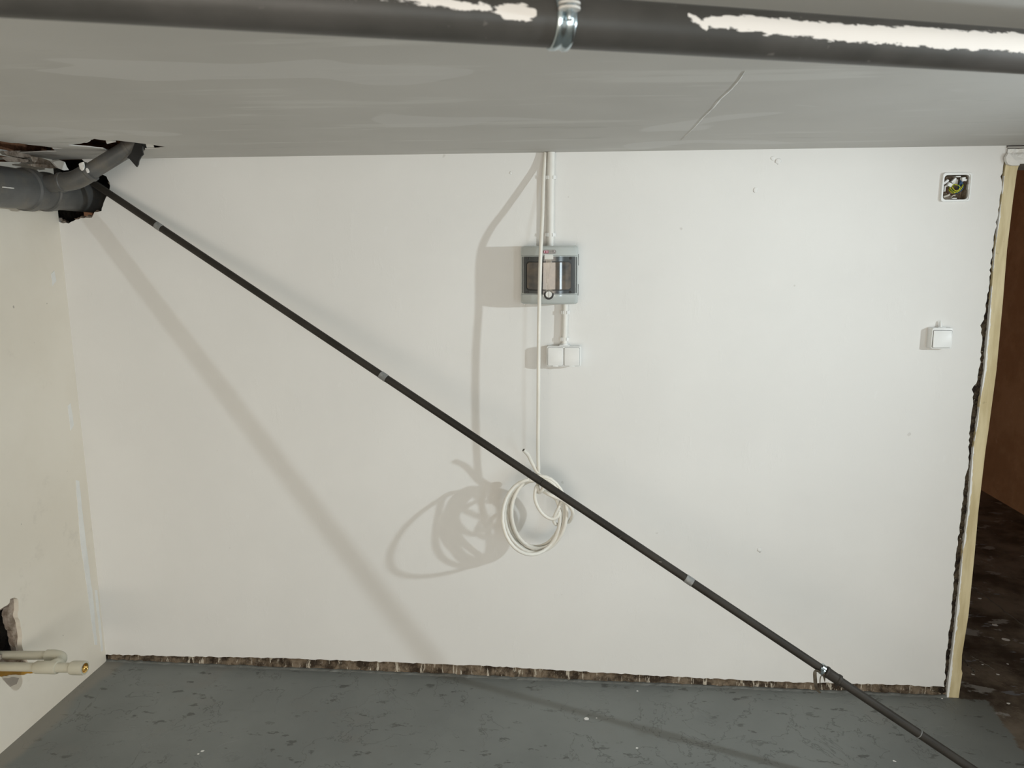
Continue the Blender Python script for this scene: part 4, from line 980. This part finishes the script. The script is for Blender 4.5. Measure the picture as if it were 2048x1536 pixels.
# ---------------------------------------------------------------- hanging cable coil
def make_cable():
    t = thing('cable_coil', 'long cream cable hanging past the fuse box, coiled and knotted', 'cable')
    R = 0.0060
    D = [(1091, 305, 0.012), (1090, 315, 0.013), (1088, 340, 0.022), (1086, 380, 0.047), (1085, 420, 0.074), (1083.5, 455, 0.098), (1082, 490, 0.113), (1080.5, 530, 0.1175), (1079.5, 570, 0.1175), (1078.5, 620, 0.118), (1077.5, 680, 0.122), (1077, 750, 0.124), (1076.5, 830, 0.124), (1076, 900, 0.122), (1077, 938, 0.120)]
    # turns of the coil: left, right, top, bottom in the photo
    turns = [(1029, 1124, 966, 1089, 0.102), (1018, 1119, 961, 1098, 0.108), (1014, 1130, 958, 1101, 0.114), (1012, 1134, 956, 1104, 0.121), (1026, 1126, 954, 1093, 0.128), (1022, 1138, 952, 1101, 0.134), (1005, 1120, 959, 1109, 0.142)]
    C = []
    n = 30
    for i, (l, r, tp, bt, dp) in enumerate(turns):
        nx_ = turns[min(i+1, len(turns)-1)]
        for k in range(n):
            f = k/n; a = 2*math.pi*f     # starts at the top, runs clockwise
            L, Rr, T, B, dd = [turns[i][j]*(1-f)+nx_[j]*f for j in range(5)]
            cx, cy = (L+Rr)/2, (T+B)/2; rx, ry = (Rr-L)/2, (B-T)/2
            x = cx+rx*math.sin(a); y = cy-ry*math.cos(a)
            if i == len(turns)-1:           # the last turn springs out into the room, lower left
                e = max(0, math.cos(a-math.radians(232)))**1.3; dd += 0.082*e
            C.append((x, y, dd+0.006*math.sin(3*a+i*1.7)))
    # after the last turn: bind round the bundle, small inner loop, tail
    K = [(1080, 962, 0.150), (1086, 972, 0.160), (1084, 981, 0.158), (1078, 985, 0.145), (1075, 978, 0.115), (1077, 960, 0.085), (1083, 952, 0.100), (1088, 966, 0.158), (1086, 978, 0.165),
         (1079, 983, 0.160), (1074, 973, 0.150), (1071, 981, 0.156), (1070, 997, 0.158), (1076, 1014, 0.160), (1086, 1028, 0.160), (1099, 1036.5, 0.158), (1110, 1037, 0.156), (1117, 1030, 0.152), (1119, 1020, 0.145), (1121, 1008, 0.135),
         (1114, 1000, 0.105), (1102, 990, 0.090), (1092, 984, 0.110), (1084, 980, 0.130)]
    tail = [(1085, 981, 0.140), (1096, 988, 0.165), (1112, 995, 0.168), (1128, 1002, 0.168), (1140, 1013, 0.164), (1145.5, 1025, 0.156), (1143, 1036, 0.140), (1136, 1044, 0.110), (1128, 1030, 0.090), (1122, 1012, 0.080), (1112, 990, 0.082), (1098, 970, 0.090), (1084, 956, 0.110), (1072, 940, 0.118), (1062, 922, 0.122), (1056, 910, 0.128), (1047, 900, 0.138)]
    hook = [(1124, 1003, 0.150), (1118, 1014, 0.156), (1110, 1030, 0.156), (1107, 1040, 0.150), (1111, 1048, 0.140), (1118, 1047, 0.120), (1124, 1035, 0.105)]
    drop = spline([W(*p) for p in D], 6)
    join = spline([W(*D[-1]), W(1076, 950, 0.105), W(1076, 962, 0.088), W(*C[0])], 5)
    coil = [W(*p) for p in C]
    P = drop[:-1]+join[:-1]+coil+spline([coil[-1]]+[W(*p) for p in K], 6)[1:]
    tube('hanging_run', P, R, M_CABLE, t, 12)
    T = spline([W(*p) for p in tail], 7); tube('tail', T, R, M_CABLE, t, 12)
    tube('binding_loop', spline([W(*p) for p in hook], 7), R*0.92, M_CABLE, t, 12)
    e = T[-1]; dr = (T[-1]-T[-2]).normalized()
    lathe('cut_end', e+dr*0.0001, dr, [(0, R*0.62), (0.0004, R*0.62)], M_BLACK, t, 12)
make_cable()

# ---------------------------------------------------------------- plumbing stub on the left wall
def make_stub():
    t = thing('water_pipe_stub', 'beige plastic water pipe stub with brass threaded end leaving the wall', 'pipe')
    def Y(px, py, y): return hit(px, py, 1, y)
    y0 = -0.50
    b0, b1 = Y(-14, 1333, y0), Y(176, 1336, y0); u = (b1-b0).normalized(); L = (b1-b0).length
    s = lambda px: (Y(px, 1335, y0)-b0).dot(u)
    lathe('front_pipe', b0-u*0.05, u, [(0, 0.0135), (s(72)+0.05, 0.0135)], M_PPR, t, 28)
    lathe('tee', b0, u, [(s(68), 0.0140), (s(74), 0.0195), (s(112), 0.0198), (s(115), 0.0190), (s(116), 0.0150)], M_PPR, t, 32)
    lathe('neck', b0, u, [(s(114), 0.0150), (s(143), 0.0145)], M_PPR, t, 28)
    m = 48; V, F = [], []
    n0 = Vector((0, 0, 1)); n0 = (n0-u*n0.dot(u)).normalized(); b = u.cross(n0)
    prof = [(s(140), 0.0150), (s(143), 0.0198), (s(146), 0.0210), (s(167), 0.0212), (s(170), 0.0205), (s(170), 0.0150), (s(170)-0.012, 0.0148)]
    for i, (q, r) in enumerate(prof):
        for k in range(m):
            a = 2*math.pi*k/m; rr = r*(1.0-0.022*(k % 2) if 1 <= i <= 3 else 1.0); V.append(b0+u*q+(n0*math.cos(a)+b*math.sin(a))*rr)
    for i in range(len(prof)-1):
        for k in range(m): F.append((i*m+k, i*m+(k+1) % m, (i+1)*m+(k+1) % m, (i+1)*m+k))
    F.append(tuple(range(m))[::-1]); F.append(tuple((len(prof)-1)*m+k for k in range(m)))
    auto(mk('adaptor', V, F, M_PPR, t), 50)
    V, F = [], []; prof = [(s(170)+0.0006, 0.0150), (s(170)+0.0006, 0.0128)]
    for k in range(9): prof.append((s(170)-0.0005-0.0012*k, 0.0126 if k % 2 else 0.0118))
    for (q, r) in prof:
        for k in range(m): a = 2*math.pi*k/m; V.append(b0+u*q+(n0*math.cos(a)+b*math.sin(a))*r)
    for i in range(len(prof)-1):
        for k in range(m): F.append((i*m+k, i*m+(k+1) % m, (i+1)*m+(k+1) % m, (i+1)*m+k))
    F.append(tuple((len(prof)-1)*m+k for k in range(m)))
    auto(mk('brass_insert', V, F, M_BRASS, t), 60)
    # rear pipe with its elbow turning down into the tee
    y1 = y0+0.052
    r0, r1 = Y(-10, 1311, y1), Y(112, 1311, y1)
    e = Y(122, 1313, y1); tee = b0+u*(s(101))
    lathe('rear_pipe', r0-u*0.05, (r1-r0), [(0, 0.0135), ((r1-r0).length+0.04, 0.0135)], M_PPR, t, 28)
    pth = spline([r1-u*0.03, r1-u*0.004, e+Vector((0.004, -0.006, -0.001)), e+Vector((0.006, -0.024, -0.012)), tee+Vector((0.012, 0.014, 0.004)), tee], 6)
    tube('elbow', pth, 0.0178, M_PPR, t, 24)
make_stub()

# ---------------------------------------------------------------- work light hung from the ceiling (outside the photo, lights it)
def make_worklight():
    t = thing('work_light', 'black work light hanging from the ceiling on a short bracket', 'lamp')
    b = BULB; ax = AIM
    tube('bracket', spline([Vector((b.x, b.y, H))-ax*0.06, Vector((b.x, b.y, b.z+0.14))-ax*0.06, b-ax*0.06+Vector((0, 0, 0.05))], 5), 0.006, M_BLACK, t, 10)
    lathe('ceiling_plate', (b-ax*0.06).xy.to_3d()+Vector((0, 0, H-0.012)), (0, 0, 1), [(0, 0.02), (0.003, 0.035), (0.0115, 0.035)], M_BLACK, t, 24)
    lathe('housing', b-ax*0.13, ax, [(0, 0.02), (0.004, 0.03), (0.05, 0.034), (0.065, 0.040), (0.112, 0.052), (0.118, 0.054)], M_BLACK, t, 28)
    em = NT('lit_lens'); em.b.inputs['Emission Color'].default_value = (0.92, 0.98, 1.0, 1); em.b.inputs['Emission Strength'].default_value = 3.0
    lathe('lens', b-ax*0.0125, ax, [(0, 0.050), (0.003, 0.049), (0.004, 0.046)], em.m, t, 28)
make_worklight()
